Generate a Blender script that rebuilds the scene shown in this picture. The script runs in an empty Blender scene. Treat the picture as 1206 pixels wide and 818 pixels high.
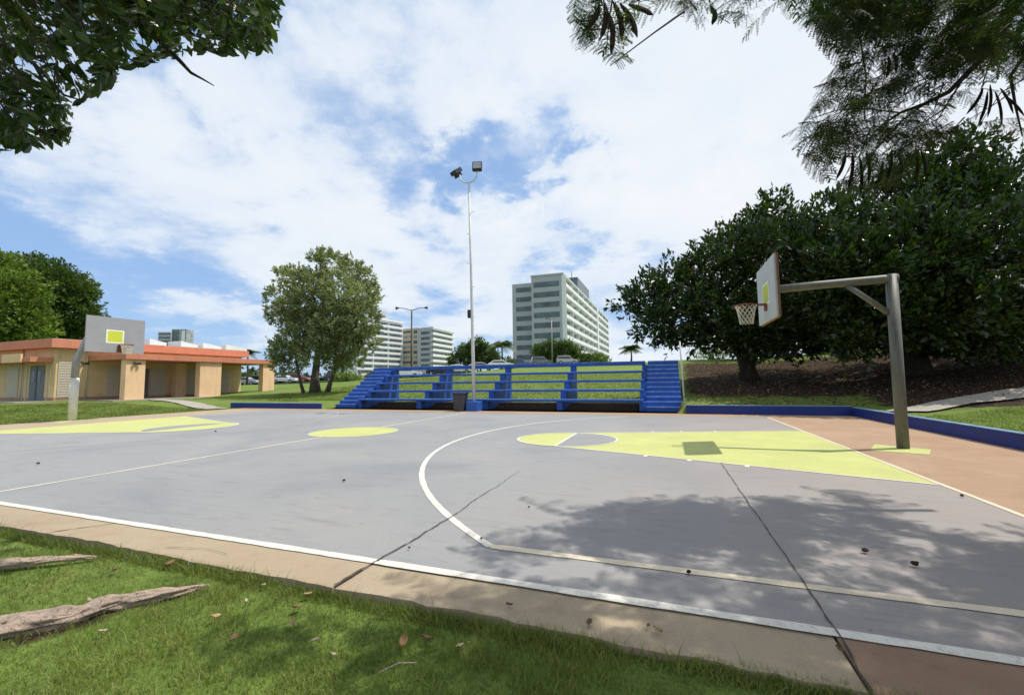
import bpy, bmesh, math, random
import numpy as np
from mathutils import Vector, Matrix
random.seed(7); RNG = np.random.default_rng(11)
SC = bpy.context.scene
COL = SC.collection
R = math.radians

# ------------------------------------------------------------------ camera
CAM = np.array([-3.3507, -2.9997, 1.4382]); YAW, PIT, ROL, FPX = -0.3442, 0.0767, -0.0124, 507.83
Fv = np.array([math.sin(YAW)*math.cos(PIT), math.cos(YAW)*math.cos(PIT), math.sin(PIT)])
R0 = np.array([math.cos(YAW), -math.sin(YAW), 0]); U0 = np.cross(R0, Fv)
Rv = R0*math.cos(ROL)+U0*math.sin(ROL); Uv = U0*math.cos(ROL)-R0*math.sin(ROL)
cd = bpy.data.cameras.new('camera'); cam = bpy.data.objects.new('camera', cd); COL.objects.link(cam)
cd.sensor_fit = 'HORIZONTAL'; cd.sensor_width = 36; cd.lens = FPX/1206*36
cd.clip_start = 0.05; cd.clip_end = 6000
M = Matrix.Identity(4)
for i in range(3):
    M[i][0], M[i][1], M[i][2], M[i][3] = Rv[i], Uv[i], -Fv[i], CAM[i]
cam.matrix_world = M
SC.camera = cam

def at(px, py, D):            # point of the photograph's pixel grid at depth D metres
    return CAM + (Fv + Rv*(px-603)/FPX - Uv*(py-409)/FPX)*D
def proj(P):
    d = np.asarray(P, float)-CAM; z = d@Fv
    return 603+FPX*(d@Rv)/z, 409-FPX*(d@Uv)/z, z

# ------------------------------------------------------------------ terrain
def sst(a, b, x):
    t = np.clip((x-a)/(b-a), 0, 1); return t*t*(3-2*t)
WX, WY, LX = 2.95, 16.12, -27.3       # right wall, back wall, left edge of the paving
def tz(x, y):
    x = np.asarray(x, float); y = np.asarray(y, float)
    H = 4.7 - np.clip(-26-x, 0, 62)*0.053
    H = H-.45*sst(-30, -38, x)*(1-sst(-60, -75, x))
    t = np.clip((y-19)/66, 0, 1)
    hill = H*(t*1.12-0.12*t*t*t)
    back = np.maximum(hill, 0.22*sst(WY, WY+.14, y))
    under = sst(-22.2, -21.4, x)*(1-sst(-2.9, -2.6, x))*(1-sst(17.6, 19.2, y))
    back = back*(1-under) + under*(-0.12)
    mound = 0.25+0.155*np.clip(y-WY-.2, 0, 17)+0.07*np.clip(x-3.1, 0, 14)
    mound = mound-0.03*np.clip(y-45, 0, 60)
    bl = sst(-5.5, -2.2, x+0.0*y)
    bl = np.where(y < 22, sst(-2.95, -2.74, x), bl)
    back = back*(1-bl)+mound*bl
    rgt = 0.25+0.07*np.clip(x-3.1, 0, 14)
    lft = -0.02+0.30*sst(-29, -38, x)
    back_l = np.maximum(back, 0.28*sst(-33, -38, x))
    z = np.where(y > WY+.06, back_l, np.where(x < LX, lft, np.where(x > WX+.08, rgt, -0.15)))
    m = sst(WY-3, WY+8, y)
    z = np.where(x < LX, lft*(1-m)+np.maximum(back_l, lft)*m, z)
    near = -0.055+0.02*np.sin(x*1.7+1)*np.cos(y*2.1)
    z = np.where((y < -.45) & (x < WX+.08), np.where(x < LX, z, near), z)
    z = z+np.where((y > 24) | (x > 4) | (x < -32), 0.05*np.sin(x*.35)*np.cos(y*.31), 0)
    return z
def on_ground(px, py):
    d = Fv + Rv*(px-603)/FPX - Uv*(py-409)/FPX
    t = np.concatenate([np.linspace(1.5, 60, 6000), np.linspace(60, 400, 4000)])
    P = CAM[None]+t[:, None]*d[None]
    h = P[:, 2]-np.maximum(tz(P[:, 0], P[:, 1]), np.where((P[:, 0] > LX) & (P[:, 0] < WX) & (P[:, 1] > -.45) & (P[:, 1] < WY), 0, -9))
    i = int(np.argmax(h < 0)) if (h < 0).any() else len(t)-1
    return P[i]

# ------------------------------------------------------------------ object helpers
def tag(o, label=None, cat=None, group=None, kind=None):
    if label: o['label'] = label
    if cat: o['category'] = cat
    if group: o['group'] = group
    if kind: o['kind'] = kind
    return o
def empty(name, loc=(0, 0, 0), rz=0, label=None, cat=None, group=None):
    o = bpy.data.objects.new(name, None); COL.objects.link(o)
    o.location = Vector(loc); o.rotation_euler = (0, 0, rz); o.empty_display_size = .2
    return tag(o, label, cat, group)
def wloc(o):                  # world place of an unrotated thing or part
    p = np.zeros(3)
    while o is not None: p = p+np.array(o.location); o = o.parent
    return p
class MB:
    def __init__(s): s.v = []; s.f = []; s.m = []; s.s = []
    def add(s, vs, fs, mi=0, smooth=False):
        b = len(s.v); s.v += [tuple(map(float, p)) for p in vs]
        for f in fs:
            s.f.append([i+b for i in f]); s.m.append(mi); s.s.append(smooth)
    def box(s, x0, x1, y0, y1, z0, z1, mi=0):
        v = [(x, y, z) for z in (z0, z1) for y in (y0, y1) for x in (x0, x1)]
        s.add(v, [(0, 2, 3, 1), (4, 5, 7, 6), (0, 1, 5, 4), (2, 6, 7, 3), (0, 4, 6, 2), (1, 3, 7, 5)], mi)
        return s
    def tube(s, pts, rad, n=12, mi=0, caps=True, smooth=True, wob=0):
        pts = [np.array(p, float) for p in pts]; rings = []
        if np.isscalar(rad): rad = [rad]*len(pts)
        up = None
        for i, p in enumerate(pts):
            t = pts[min(i+1, len(pts)-1)]-pts[max(i-1, 0)]; t = t/np.linalg.norm(t)
            if up is None:
                up = np.array([0, 0, 1.]) if abs(t[2]) < .9 else np.array([1., 0, 0])
            a = np.cross(up, t); a /= np.linalg.norm(a); b = np.cross(t, a); up = b
            ring = []
            for k in range(n):
                w = 1+wob*(random.random()-.5)
                ring.append(p+(a*math.cos(2*math.pi*k/n)+b*math.sin(2*math.pi*k/n))*rad[i]*w)
            rings.append(ring)
        base = len(s.v)
        vs = [q for r in rings for q in r]
        fs = []
        for i in range(len(pts)-1):
            for k in range(n):
                fs.append((i*n+k, i*n+(k+1) % n, (i+1)*n+(k+1) % n, (i+1)*n+k))
        s.add(vs, fs, mi, smooth)
        if caps:
            L = len(pts)-1
            s.f.append([base+k for k in range(n)][::-1]); s.m.append(mi); s.s.append(False)
            s.f.append([base+L*n+k for k in range(n)]); s.m.append(mi); s.s.append(False)
        return s
    def prism(s, poly, z0, z1, mi=0):     # poly in xy
        n = len(poly)
        v = [(x, y, z0) for x, y in poly]+[(x, y, z1) for x, y in poly]
        f = [tuple(range(n))[::-1], tuple(range(n, 2*n))]+[(i, (i+1) % n, n+(i+1) % n, n+i) for i in range(n)]
        s.add(v, f, mi); return s
    def prism_yz(s, poly, x0, x1, mi=0):
        n = len(poly)
        v = [(x0, y, z) for y, z in poly]+[(x1, y, z) for y, z in poly]
        f = [tuple(range(n)), tuple(range(n, 2*n))[::-1]]+[(i, n+i, n+(i+1) % n, (i+1) % n) for i in range(n)]
        s.add(v, f, mi); return s
    def sheet(s, poly, z, mi=0):
        s.add([(x, y, z) for x, y in poly], [tuple(range(len(poly)))], mi); return s
    def build(s, name, mats, parent=None, bevel=0, origin=None):
        me = bpy.data.meshes.new(name)
        o0 = wloc(parent) if parent is not None else np.array(origin if origin is not None else (0, 0, 0), float)
        me.from_pydata([tuple(np.array(p)-o0) for p in s.v], [], s.f)
        for m in (mats if isinstance(mats, (list, tuple)) else [mats]): me.materials.append(m)
        me.polygons.foreach_set('material_index', s.m); me.polygons.foreach_set('use_smooth', s.s)
        bm = bmesh.new(); bm.from_mesh(me); bmesh.ops.recalc_face_normals(bm, faces=bm.faces[:]); bm.to_mesh(me); bm.free()
        me.update()
        o = bpy.data.objects.new(name, me); COL.objects.link(o)
        if parent is not None: o.parent = parent
        else: o.location = Vector(o0)
        if bevel:
            b = o.modifiers.new('bevel', 'BEVEL'); b.width = bevel; b.segments = 2; b.limit_method = 'ANGLE'
        return o
def fast_mesh(name, verts, k, mat, parent=None, tint=None, smooth=False):
    """verts (N,k,3): N separate k-gons; tint (N,) kept as a point attribute"""
    if parent is not None: verts = verts-wloc(parent)
    N = len(verts); me = bpy.data.meshes.new(name)
    me.vertices.add(N*k); me.vertices.foreach_set('co', np.ascontiguousarray(verts, dtype=np.float32).ravel())
    me.loops.add(N*k); me.loops.foreach_set('vertex_index', np.arange(N*k, dtype=np.int32))
    me.polygons.add(N); me.polygons.foreach_set('loop_start', np.arange(0, N*k, k, dtype=np.int32))
    me.update(calc_edges=True)
    if tint is not None:
        a = me.attributes.new('tint', 'FLOAT', 'POINT'); a.data.foreach_set('value', np.repeat(tint, k).astype(np.float32))
    me.materials.append(mat)
    o = bpy.data.objects.new(name, me); COL.objects.link(o)
    if parent is not None: o.parent = parent
    return o
def copy_tree(o, parent=None):
    c = o.copy(); COL.objects.link(c)
    if parent is not None: c.parent = parent
    for ch in list(o.children): copy_tree(ch, c)
    return c

# ------------------------------------------------------------------ materials
class NT:
    def __init__(s, m): s.t = m.node_tree; s.n = s.t.nodes; s.l = s.t.links
    def new(s, ty, **kw):
        n = s.n.new(ty)
        for k, v in kw.items(): setattr(n, k, v)
        return n
    def link(s, a, b): s.l.new(a, b)
    def noise(s, vec, scale, detail=4, rough=.55, dist=0):
        n = s.new('ShaderNodeTexNoise'); n.inputs['Scale'].default_value = scale; n.inputs['Detail'].default_value = detail
        n.inputs['Roughness'].default_value = rough; n.inputs['Distortion'].default_value = dist
        s.link(vec, n.inputs['Vector']); return n.outputs['Fac']
    def ramp(s, fac, stops):
        r = s.new('ShaderNodeValToRGB'); e = r.color_ramp.elements
        while len(e) < len(stops): e.new(.5)
        for el, (p, c) in zip(e, stops): el.position = p; el.color = (*c, 1) if len(c) == 3 else c
        s.link(fac, r.inputs['Fac']); return r.outputs['Color']
    def mix(s, fac, a, b, mode='MIX'):
        m = s.new('ShaderNodeMix', data_type='RGBA', blend_type=mode)
        for sock, v in ((m.inputs[0], fac), (m.inputs[6], a), (m.inputs[7], b)):
            if hasattr(v, 'links') or hasattr(v, 'is_linked'): s.link(v, sock)
            else: sock.default_value = v if not isinstance(v, tuple) else ((*v, 1) if len(v) == 3 else v)
        return m.outputs[2]
    def math(s, op, a, b=None, clamp=False):
        m = s.new('ShaderNodeMath', operation=op, use_clamp=clamp)
        for i, v in enumerate((a, b)):
            if v is None: continue
            if hasattr(v, 'is_linked'): s.link(v, m.inputs[i])
            else: m.inputs[i].default_value = v
        return m.outputs[0]
def base_mat(name, rough=.7, spec=.4, metal=0):
    m = bpy.data.materials.new(name); m.use_nodes = True
    t = NT(m); b = t.n['Principled BSDF']
    b.inputs['Roughness'].default_value = rough; b.inputs['Metallic'].default_value = metal
    b.inputs['Specular IOR Level'].default_value = spec
    return m, t, b
def bump(t, b, h, strength, dist=.01):
    n = t.new('ShaderNodeBump'); n.inputs['Strength'].default_value = strength; n.inputs['Distance'].default_value = dist
    t.link(h, n.inputs['Height']); t.link(n.outputs['Normal'], b.inputs['Normal'])
def pmat(name, col, rough=.7, var=.12, scale=2.0, fine=30, dirt=None, dirt_amt=.5, bmp=.15, spec=.4, metal=0, streak=False):
    """painted / weathered solid: base colour, patchy variation, fine grain, stains of another colour"""
    m, t, b = base_mat(name, rough, spec, metal)
    pos = t.new('ShaderNodeNewGeometry').outputs['Position']
    n1 = t.noise(pos, scale, 5, .6); n2 = t.noise(pos, fine, 3, .6)
    c = np.array(col)
    c1 = t.ramp(n1, [(.3, tuple(c*(1-var))), (.7, tuple(np.minimum(c*(1+var), .95)))])
    g = t.ramp(n2, [(.3, (1-var*.8,)*3), (.7, (1, 1, 1))])
    out = t.mix(1.0, c1, g, 'MULTIPLY')
    if dirt:
        if streak:
            mp = t.new('ShaderNodeMapping'); mp.inputs['Scale'].default_value = (1, 1, .12); t.link(pos, mp.inputs['Vector']); v = mp.outputs['Vector']
        else: v = pos
        n3 = t.noise(v, scale*2.3, 6, .7, .4)
        f = t.math('MULTIPLY', t.math('MULTIPLY', t.math('SUBTRACT', n3, .5), 5.0, True), dirt_amt)
        out = t.mix(f, out, tuple(dirt))
    t.link(out, b.inputs['Base Color'])
    if bmp: bump(t, b, n2, bmp, .006)
    rr = t.new('ShaderNodeMapRange'); rr.inputs['To Min'].default_value = max(rough-.12, .05); rr.inputs['To Max'].default_value = min(rough+.1, 1)
    t.link(n1, rr.inputs['Value']); t.link(rr.outputs[0], b.inputs['Roughness'])
    return m
def leaf_mat(name, dark, light, trans=.3, rough=.45, spec=.4, tip=None):
    m, t, b = base_mat(name, rough, spec)
    a = t.new('ShaderNodeAttribute', attribute_name='tint').outputs['Fac']
    mid = tuple((np.array(dark)+np.array(light))/2)
    c = t.ramp(a, [(0, tuple(dark)), (.55, mid), (.93, tuple(light)), (1, tuple(tip or light))])
    t.link(c, b.inputs['Base Color'])
    tr = t.new('ShaderNodeBsdfTranslucent')
    tc = t.mix(1.0, c, (1.5, 1.6, .6, 1), 'MULTIPLY'); t.link(tc, tr.inputs['Color'])
    ms = t.new('ShaderNodeMixShader'); ms.inputs[0].default_value = trans
    t.link(b.outputs[0], ms.inputs[1]); t.link(tr.outputs[0], ms.inputs[2])
    t.link(ms.outputs[0], t.n['Material Output'].inputs['Surface'])
    return m
def bark_mat(name, c1, c2, sc=8):
    m, t, b = base_mat(name, .9, .2)
    pos = t.new('ShaderNodeNewGeometry').outputs['Position']
    mp = t.new('ShaderNodeMapping'); mp.inputs['Scale'].default_value = (1, 1, .3); t.link(pos, mp.inputs['Vector'])
    n = t.noise(mp.outputs['Vector'], sc, 8, .7, .6)
    t.link(t.ramp(n, [(.3, c1), (.7, c2)]), b.inputs['Base Color']); bump(t, b, n, .7, .03)
    return m

MT = {}
# court paint
def court_mat():
    m, t, b = base_mat('court_grey', .72, .35)
    pos = t.new('ShaderNodeNewGeometry').outputs['Position']
    n1 = t.noise(pos, .35, 6, .62, .5); n2 = t.noise(pos, 2.2, 6, .65); n3 = t.noise(pos, 90, 3, .6)
    c = t.ramp(n1, [(.3, (.215, .224, .232)), (.5, (.263, .264, .264)), (.72, (.304, .294, .280))])
    c = t.mix(t.math('MULTIPLY', t.math('SUBTRACT', n2, .55), 1.6, True), c, (.20, .19, .185, 1))
    c = t.mix(t.math('MULTIPLY', t.math('SUBTRACT', t.noise(pos, .9, 7, .7, 1.2), .60), 3.0, True), c, (.30, .255, .21, 1))
    sx = t.new('ShaderNodeSeparateXYZ'); t.link(pos, sx.inputs[0])      # reddish dust trodden in from the terracotta end
    gx_ = t.new('ShaderNodeMapRange'); gx_.inputs['From Min'].default_value = -5.5; gx_.inputs['From Max'].default_value = .5
    t.link(sx.outputs[0], gx_.inputs['Value'])
    c = t.mix(t.math('MULTIPLY', gx_.outputs[0], t.math('ADD', t.noise(pos, .7, 5, .65, .8), .15)), c, (.325, .262, .225, 1))
    g = t.ramp(n3, [(.3, (.88, .88, .88)), (.65, (1.04, 1.04, 1.04))])
    c = t.mix(1.0, c, g, 'MULTIPLY')
    ms_ = t.new('ShaderNodeMapping'); ms_.inputs['Scale'].default_value = (.45, 3.2, 1); ms_.inputs['Rotation'].default_value = (0, 0, .5); t.link(pos, ms_.inputs['Vector'])
    sc_ = t.noise(ms_.outputs['Vector'], 2.4, 8, .72, 1.5)       # scuffs and drag marks
    c = t.mix(t.math('MULTIPLY', t.math('MULTIPLY', t.math('SUBTRACT', sc_, .54), 6.0, True), .55), c, (.15, .145, .14, 1))
    wv_ = t.noise(pos, 14, 8, .75, .8)                            # small worn flecks
    c = t.mix(t.math('MULTIPLY', t.math('MULTIPLY', t.math('SUBTRACT', wv_, .64), 9.0, True), .28), c, (.36, .34, .31, 1))
    vo = t.new('ShaderNodeTexVoronoi'); vo.inputs['Scale'].default_value = 2.6; t.link(pos, vo.inputs['Vector'])
    spot = t.math('LESS_THAN', vo.outputs['Distance'], .035)
    c = t.mix(t.math('MULTIPLY', spot, .45), c, (.10, .095, .09, 1))
    t.link(c, b.inputs['Base Color']); bump(t, b, n3, .12, .004)
    r = t.new('ShaderNodeMapRange'); r.inputs['To Min'].default_value = .58; r.inputs['To Max'].default_value = .85
    t.link(n1, r.inputs['Value']); t.link(r.outputs[0], b.inputs['Roughness'])
    return m
MT['court'] = court_mat()
def slab_mat(name, a, b_, stain):
    m, t, b = base_mat(name, .85, .3)
    pos = t.new('ShaderNodeNewGeometry').outputs['Position']
    n1 = t.noise(pos, .8, 7, .65, .6); n2 = t.noise(pos, 5, 6, .7); n3 = t.noise(pos, 120, 2, .6)
    c = t.ramp(n1, [(.3, a), (.7, b_)])
    c = t.mix(t.math('MULTIPLY', t.math('SUBTRACT', n2, .52), 2.0, True), c, (*stain, 1))
    g = t.ramp(n3, [(.3, (.82, .82, .82)), (.65, (1.05, 1.05, 1.05))])
    c = t.mix(1.0, c, g, 'MULTIPLY')
    t.link(c, b.inputs['Base Color']); bump(t, b, n3, .3, .004)
    return m
MT['tan'] = slab_mat('tan_concrete', (.345, .265, .175), (.41, .33, .225), (.20, .145, .095))
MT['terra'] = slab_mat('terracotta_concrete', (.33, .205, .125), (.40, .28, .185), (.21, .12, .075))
MT['terra_shaded'] = slab_mat('shaded_terracotta_concrete', (.24, .15, .095), (.31, .21, .14), (.15, .095, .06))  # terracotta copy with the foreground shade darkened into its colour
MT['fartan'] = slab_mat('orange_tan_concrete', (.33, .21, .12), (.39, .27, .165), (.24, .16, .10))
def paint_mat(name, col, wearcol, wear):
    m, t, b = base_mat(name, .65, .35)
    pos = t.new('ShaderNodeNewGeometry').outputs['Position']
    n1 = t.noise(pos, 1.1, 6, .65); n2 = t.noise(pos, 22, 6, .75); n3 = t.noise(pos, 100, 2)
    c = t.ramp(n1, [(.3, tuple(np.array(col)*.88)), (.7, tuple(np.array(col)*1.06))])
    f = t.math('MULTIPLY', t.math('SUBTRACT', t.math('ADD', t.math('MULTIPLY', n2, .7), t.math('MULTIPLY', t.noise(pos, 2.7, 7, .7, 1.0), .3)), 1-wear), 7, True)
    c = t.mix(t.math('MULTIPLY', f, .7), c, (*wearcol, 1))
    c = t.mix(1.0, c, t.ramp(n3, [(.3, (.92,)*3), (.7, (1.03,)*3)]), 'MULTIPLY')
    t.link(c, b.inputs['Base Color']); bump(t, b, n3, .12, .004)
    return m
MT['yellow'] = paint_mat('yellow_paint', (.49, .51, .175), (.32, .32, .25), .48)
MT['white'] = paint_mat('white_line_paint', (.70, .665, .585), (.34, .30, .25), .50)
MT['cream_line'] = paint_mat('cream_line_paint', (.68, .58, .43), (.34, .29, .23), .46)
MT['worn'] = paint_mat('worn_line_paint', (.49, .475, .44), (.27, .26, .25), .56)
MT['blue'] = pmat('blue_paint', (.018, .098, .42), .5, .22, 1.5, 40, (.07, .12, .26), .55, .12)
MT['blue_edge'] = pmat('worn_lit_blue_edge', (.17, .33, .66), .5, .35, 3, 40, (.40, .42, .44), .7, .12)  # worn edge paint, paled further to paint in light caught by the treads
MT['blue_cap'] = pmat('sheen_wall_top', (.20, .32, .46), .5, .2, 3, 40, (.10, .16, .35), .5, .12)  # pale tone paints the sun's sheen onto the wall tops
MT['blue_wall'] = pmat('dark_blue_paint', (.007, .028, .19), .55, .2, 1.5, 40, (.05, .045, .05), .35, .12)
MT['steel'] = pmat('weathered_steel_pipe', (.15, .148, .13), .55, .16, 3, 40, (.075, .055, .035), .7, .15, metal=.25, streak=True)
MT['pipe_grey'] = pmat('grey_pipe_paint', (.30, .30, .30), .5, .12, 3, 40, (.14, .10, .07), .4, .1)
MT['pipe_cream'] = pmat('cream_pipe_paint', (.68, .67, .58), .6, .1, 3, 40, (.35, .28, .18), .4, .1)
MT['pole_white'] = pmat('white_pole_paint', (.62, .62, .60), .5, .08, 3, 40, (.30, .26, .2), .35, .08)
MT['board_grey'] = pmat('backboard_grey', (.30, .30, .325), .5, .05, 2, 30, (.22, .21, .2), .3, .05)
MT['board_light'] = pmat('backboard_pale', (.52, .52, .52), .5, .06, 2, 30, (.36, .33, .3), .35, .05)
MT['board_edge'] = pmat('backboard_rusty_edge', (.22, .10, .06), .7, .25, 6, 50, (.3, .15, .1), .4)
MT['target_yellow'] = pmat('target_yellow', (.55, .60, .06), .5, .06, 3, 30)
MT['target_white'] = pmat('target_border_white', (.80, .80, .70), .5, .05, 3, 30)
MT['rim'] = pmat('rim_rust_red', (.22, .06, .045), .6, .2, 10, 60, (.12, .06, .04), .5, metal=.3)
MT['net'] = pmat('net_cord', (.62, .58, .48), .9, .1, 10, 60, (.4, .35, .28), .5, 0)
MT['bin'] = pmat('bin_dark_plastic', (.050, .048, .055), .5, .2, 3, 50, (.11, .1, .1), .4)
MT['dark'] = pmat('black_fixture', (.035, .035, .04), .5, .15, 5, 40)
MT['lampglass'] = pmat('lamp_glass', (.30, .31, .32), .15, .05, 5, 40, None, 0, 0, .6)
MT['peach'] = pmat('peach_stucco', (.79, .53, .32), .85, .07, 1.2, 30, (.50, .34, .21), .6, .15, streak=True)
MT['cream'] = pmat('cream_stucco', (.66, .49, .27), .85, .08, 1.2, 30, (.42, .29, .16), .6, .15, streak=True)
MT['orange'] = pmat('orange_fascia', (.58, .225, .135), .7, .08, 1.5, 30, (.38, .15, .09), .6, .1, streak=True)
MT['panel'] = pmat('pale_louver_panel', (.52, .46, .38), .7, .05, 2, 20)
MT['door'] = pmat('grey_door', (.14, .15, .17), .5, .08, 2, 20)
MT['glass'] = pmat('dark_glass', (.02, .025, .03), .08, .1, 2, 20, None, 0, 0, .8)
MT['roofwhite'] = pmat('white_roof_panel', (.78, .78, .76), .5, .05, 2, 20)
MT['roof'] = pmat('roof_membrane', (.35, .32, .29), .9, .1, 1, 20)
MT['tw_wall'] = pmat('tower_concrete', (.44, .455, .48), .85, .05, .08, 3, (.36, .36, .37), .3, 0)  # tower wall, slab, window and recess colours paled and cooled to imitate haze
MT['tw_white'] = pmat('tower_white_slab', (.80, .82, .84), .8, .05, .1, 3, (.62, .62, .62), .3, 0)
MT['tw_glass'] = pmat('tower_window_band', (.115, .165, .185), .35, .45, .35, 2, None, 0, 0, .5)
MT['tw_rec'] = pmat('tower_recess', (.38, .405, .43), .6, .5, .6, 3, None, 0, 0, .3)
MT['tw_tan'] = pmat('tower_tan', (.58, .48, .36), .85, .05, .1, 3, None, 0, 0)
MT['asphalt'] = pmat('asphalt', (.06, .06, .06), .9, .2, 2, 60)
MT['path'] = slab_mat('path_concrete', (.32, .29, .24), (.40, .36, .30), (.22, .19, .15))
MT['crack'] = pmat('crack_dirt', (.075, .063, .05), .95, .4, 6, 60)
def root_mat():
    m, t, b = base_mat('bare_root_wood', .92, .15)
    pos = t.new('ShaderNodeNewGeometry').outputs['Position']
    n1 = t.noise(pos, 5, 6, .65, .6); n2 = t.noise(pos, 26, 8, .75, 1.6); n3 = t.noise(pos, 110, 4, .7)
    c = t.ramp(n1, [(.3, (.36, .31, .27)), (.46, (.56, .43, .34)), (.60, (.62, .47, .37)), (.75, (.40, .23, .155))])
    c = t.mix(t.math('MULTIPLY', t.math('SUBTRACT', n2, .53), 7, True), c, (.07, .045, .035, 1))
    c = t.mix(1.0, c, t.ramp(n3, [(.3, (.65, .65, .65)), (.7, (1.15, 1.15, 1.15))]), 'MULTIPLY')
    t.link(c, b.inputs['Base Color'])
    bump(t, b, t.math('SUBTRACT', t.math('ADD', n1, t.math('MULTIPLY', n3, .25)), t.math('MULTIPLY', n2, .8)), 1.0, .03)
    return m
MT['root'] = root_mat()
MT['bark_grey'] = bark_mat('bark_grey', (.055, .045, .036), (.17, .14, .11), 9)
MT['bark_dark'] = bark_mat('bark_dark', (.03, .024, .02), (.085, .068, .055), 9)
MT['tyre'] = pmat('tyre_rubber', (.02, .02, .02), .8, .1, 5, 30)

# leaves
MT['leaf_big'] = leaf_mat('leaf_glossy_dark', (.008, .019, .005), (.050, .085, .016), .24, .30, .5)
MT['leaf_near'] = leaf_mat('leaf_overhead', (.012, .030, .007), (.065, .10, .022), .3, .38, .45)
MT['leaf_silver'] = leaf_mat('leaf_silvery', (.058, .085, .038), (.42, .46, .245), .30, .55, .3)
MT['leaf_feather'] = leaf_mat('leaf_feathery', (.014, .034, .010), (.055, .085, .028), .35, .5, .3)
MT['leaf_mid'] = leaf_mat('leaf_mid_green', (.024, .055, .012), (.13, .19, .04), .25, .5, .3)
MT['leaf_bright'] = leaf_mat('leaf_bright_green', (.05, .10, .016), (.24, .32, .06), .25, .5, .3)
MT['leaf_palm'] = leaf_mat('leaf_palm', (.03, .06, .02), (.13, .17, .06), .2, .45, .4)
MT['leaf_far'] = leaf_mat('leaf_distant', (.035, .06, .03), (.09, .13, .055), .15, .6, .2)
MT['blade'] = leaf_mat('grass_blade', (.058, .098, .018), (.27, .30, .085), .35, .5, .3, (.48, .42, .22))
MT['dry'] = leaf_mat('dry_leaf', (.07, .04, .02), (.36, .25, .15), .2, .8, .2)
MT['pod'] = bark_mat('seed_pod', (.02, .012, .009), (.06, .04, .03), 20)

# ------------------------------------------------------------------ world and sun
SUN = np.array([.47, .24, 1.0]); SUN /= np.linalg.norm(SUN)
EL = math.asin(SUN[2]); AZ = math.atan2(SUN[0], SUN[1])
w = bpy.data.worlds.new('World'); SC.world = w; w.use_nodes = True
T = NT(w); bg = T.n['Background']; bg.inputs['Strength'].default_value = 0.1
sky = T.new('ShaderNodeTexSky', sky_type='NISHITA'); sky.sun_disc = False; sky.sun_elevation = EL; sky.sun_rotation = AZ
sky.air_density = 1.0; sky.dust_density = .6; sky.ozone_density = 2.0
geo = T.new('ShaderNodeTexCoord').outputs['Generated']
sep = T.new('ShaderNodeSeparateXYZ'); T.link(geo, sep.inputs[0])
den = T.math('ADD', T.math('MAXIMUM', sep.outputs['Z'], 0.0), .26)
u = T.math('DIVIDE', sep.outputs['X'], den); v = T.math('DIVIDE', sep.outputs['Y'], den)
cmb = T.new('ShaderNodeCombineXYZ'); T.link(u, cmb.inputs[0]); T.link(v, cmb.inputs[1])
mp = T.new('ShaderNodeMapping'); mp.inputs['Location'].default_value = (2.686, 1.807, 0.4); T.link(cmb.outputs[0], mp.inputs['Vector'])
P = mp.outputs['Vector']
big = T.noise(P, .976, 3, .5, .3); med = T.noise(P, 2.3, 10, .58, .12); wisp = T.noise(P, 8.0, 9, .60, .25)
dens = T.math('ADD', T.math('MULTIPLY', big, .70), T.math('ADD', T.math('MULTIPLY', med, .92), -.19))
dens = T.math('ADD', dens, T.math('MULTIPLY', T.math('SUBTRACT', wisp, .5), .26))
# cloud bank is thicker on the sun's side of the sky
dt = T.new('ShaderNodeVectorMath', operation='DOT_PRODUCT'); dt.inputs[1].default_value = (SUN[0], SUN[1], SUN[2]); T.link(geo, dt.inputs[0])
dens = T.math('ADD', dens, T.math('MULTIPLY', T.math('SUBTRACT', dt.outputs['Value'], .42), .22))
# openings and banks in the cloud field, by compass direction
for d_, c0, amp in (((-.265, .838, .478), .981, -.35), ((-.21, .903, .376), .987, -.17), ((-.865, .388, .319), .95, -.06), ((-.45, .62, .63), .95, -.09), ((.04, .872, .489), .90, .12), ((-.75, .50, .43), .97, .10)):
    q_ = T.new('ShaderNodeVectorMath', operation='DOT_PRODUCT'); n_ = Vector(d_).normalized(); q_.inputs[1].default_value = n_; T.link(geo, q_.inputs[0])
    r_ = T.new('ShaderNodeMapRange', interpolation_type='SMOOTHSTEP'); r_.inputs['From Min'].default_value = c0; r_.inputs['From Max'].default_value = 1.0
    T.link(T.math('ADD', q_.outputs['Value'], T.math('MULTIPLY', T.math('SUBTRACT', T.math('ADD', T.math('MULTIPLY', med, .65), T.math('MULTIPLY', wisp, .35)), .52), -(1-c0)*4.5)), r_.inputs['Value'])
    dens = T.math('ADD', dens, T.math('MULTIPLY', T.math('MULTIPLY', r_.outputs[0], T.math('ADD', med, .1)), amp))
cov = T.new('ShaderNodeMapRange', interpolation_type='SMOOTHERSTEP'); cov.inputs['From Min'].default_value = .40; cov.inputs['From Max'].default_value = .66
T.link(dens, cov.inputs['Value'])
lit = T.ramp(T.math('ADD', dens, T.math('MULTIPLY', T.math('SUBTRACT', med, .5), -.5)), [(.42, (6.6, 7.8, 9.4)), (.62, (8.2, 8.9, 9.7)), (.85, (9.9, 9.9, 10.0))])
skyb = T.mix(1.0, sky.outputs[0], (1.35, 1.42, 1.5, 1), 'MULTIPLY')
skyb = T.mix(.66, skyb, (3.5, 5.5, 9.0, 1))
wc = T.mix(T.math('MULTIPLY', cov.outputs[0], .93), skyb, lit)
T.link(wc, bg.inputs['Color'])
sd = bpy.data.lights.new('sun', 'SUN'); sd.energy = 4.4; sd.angle = R(.53); sd.color = (1, .955, .88)
so = bpy.data.objects.new('sun', sd); COL.objects.link(so)
so.rotation_euler = Vector(SUN).to_track_quat('Z', 'Y').to_euler(); so.location = (20, 10, 40)
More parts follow.
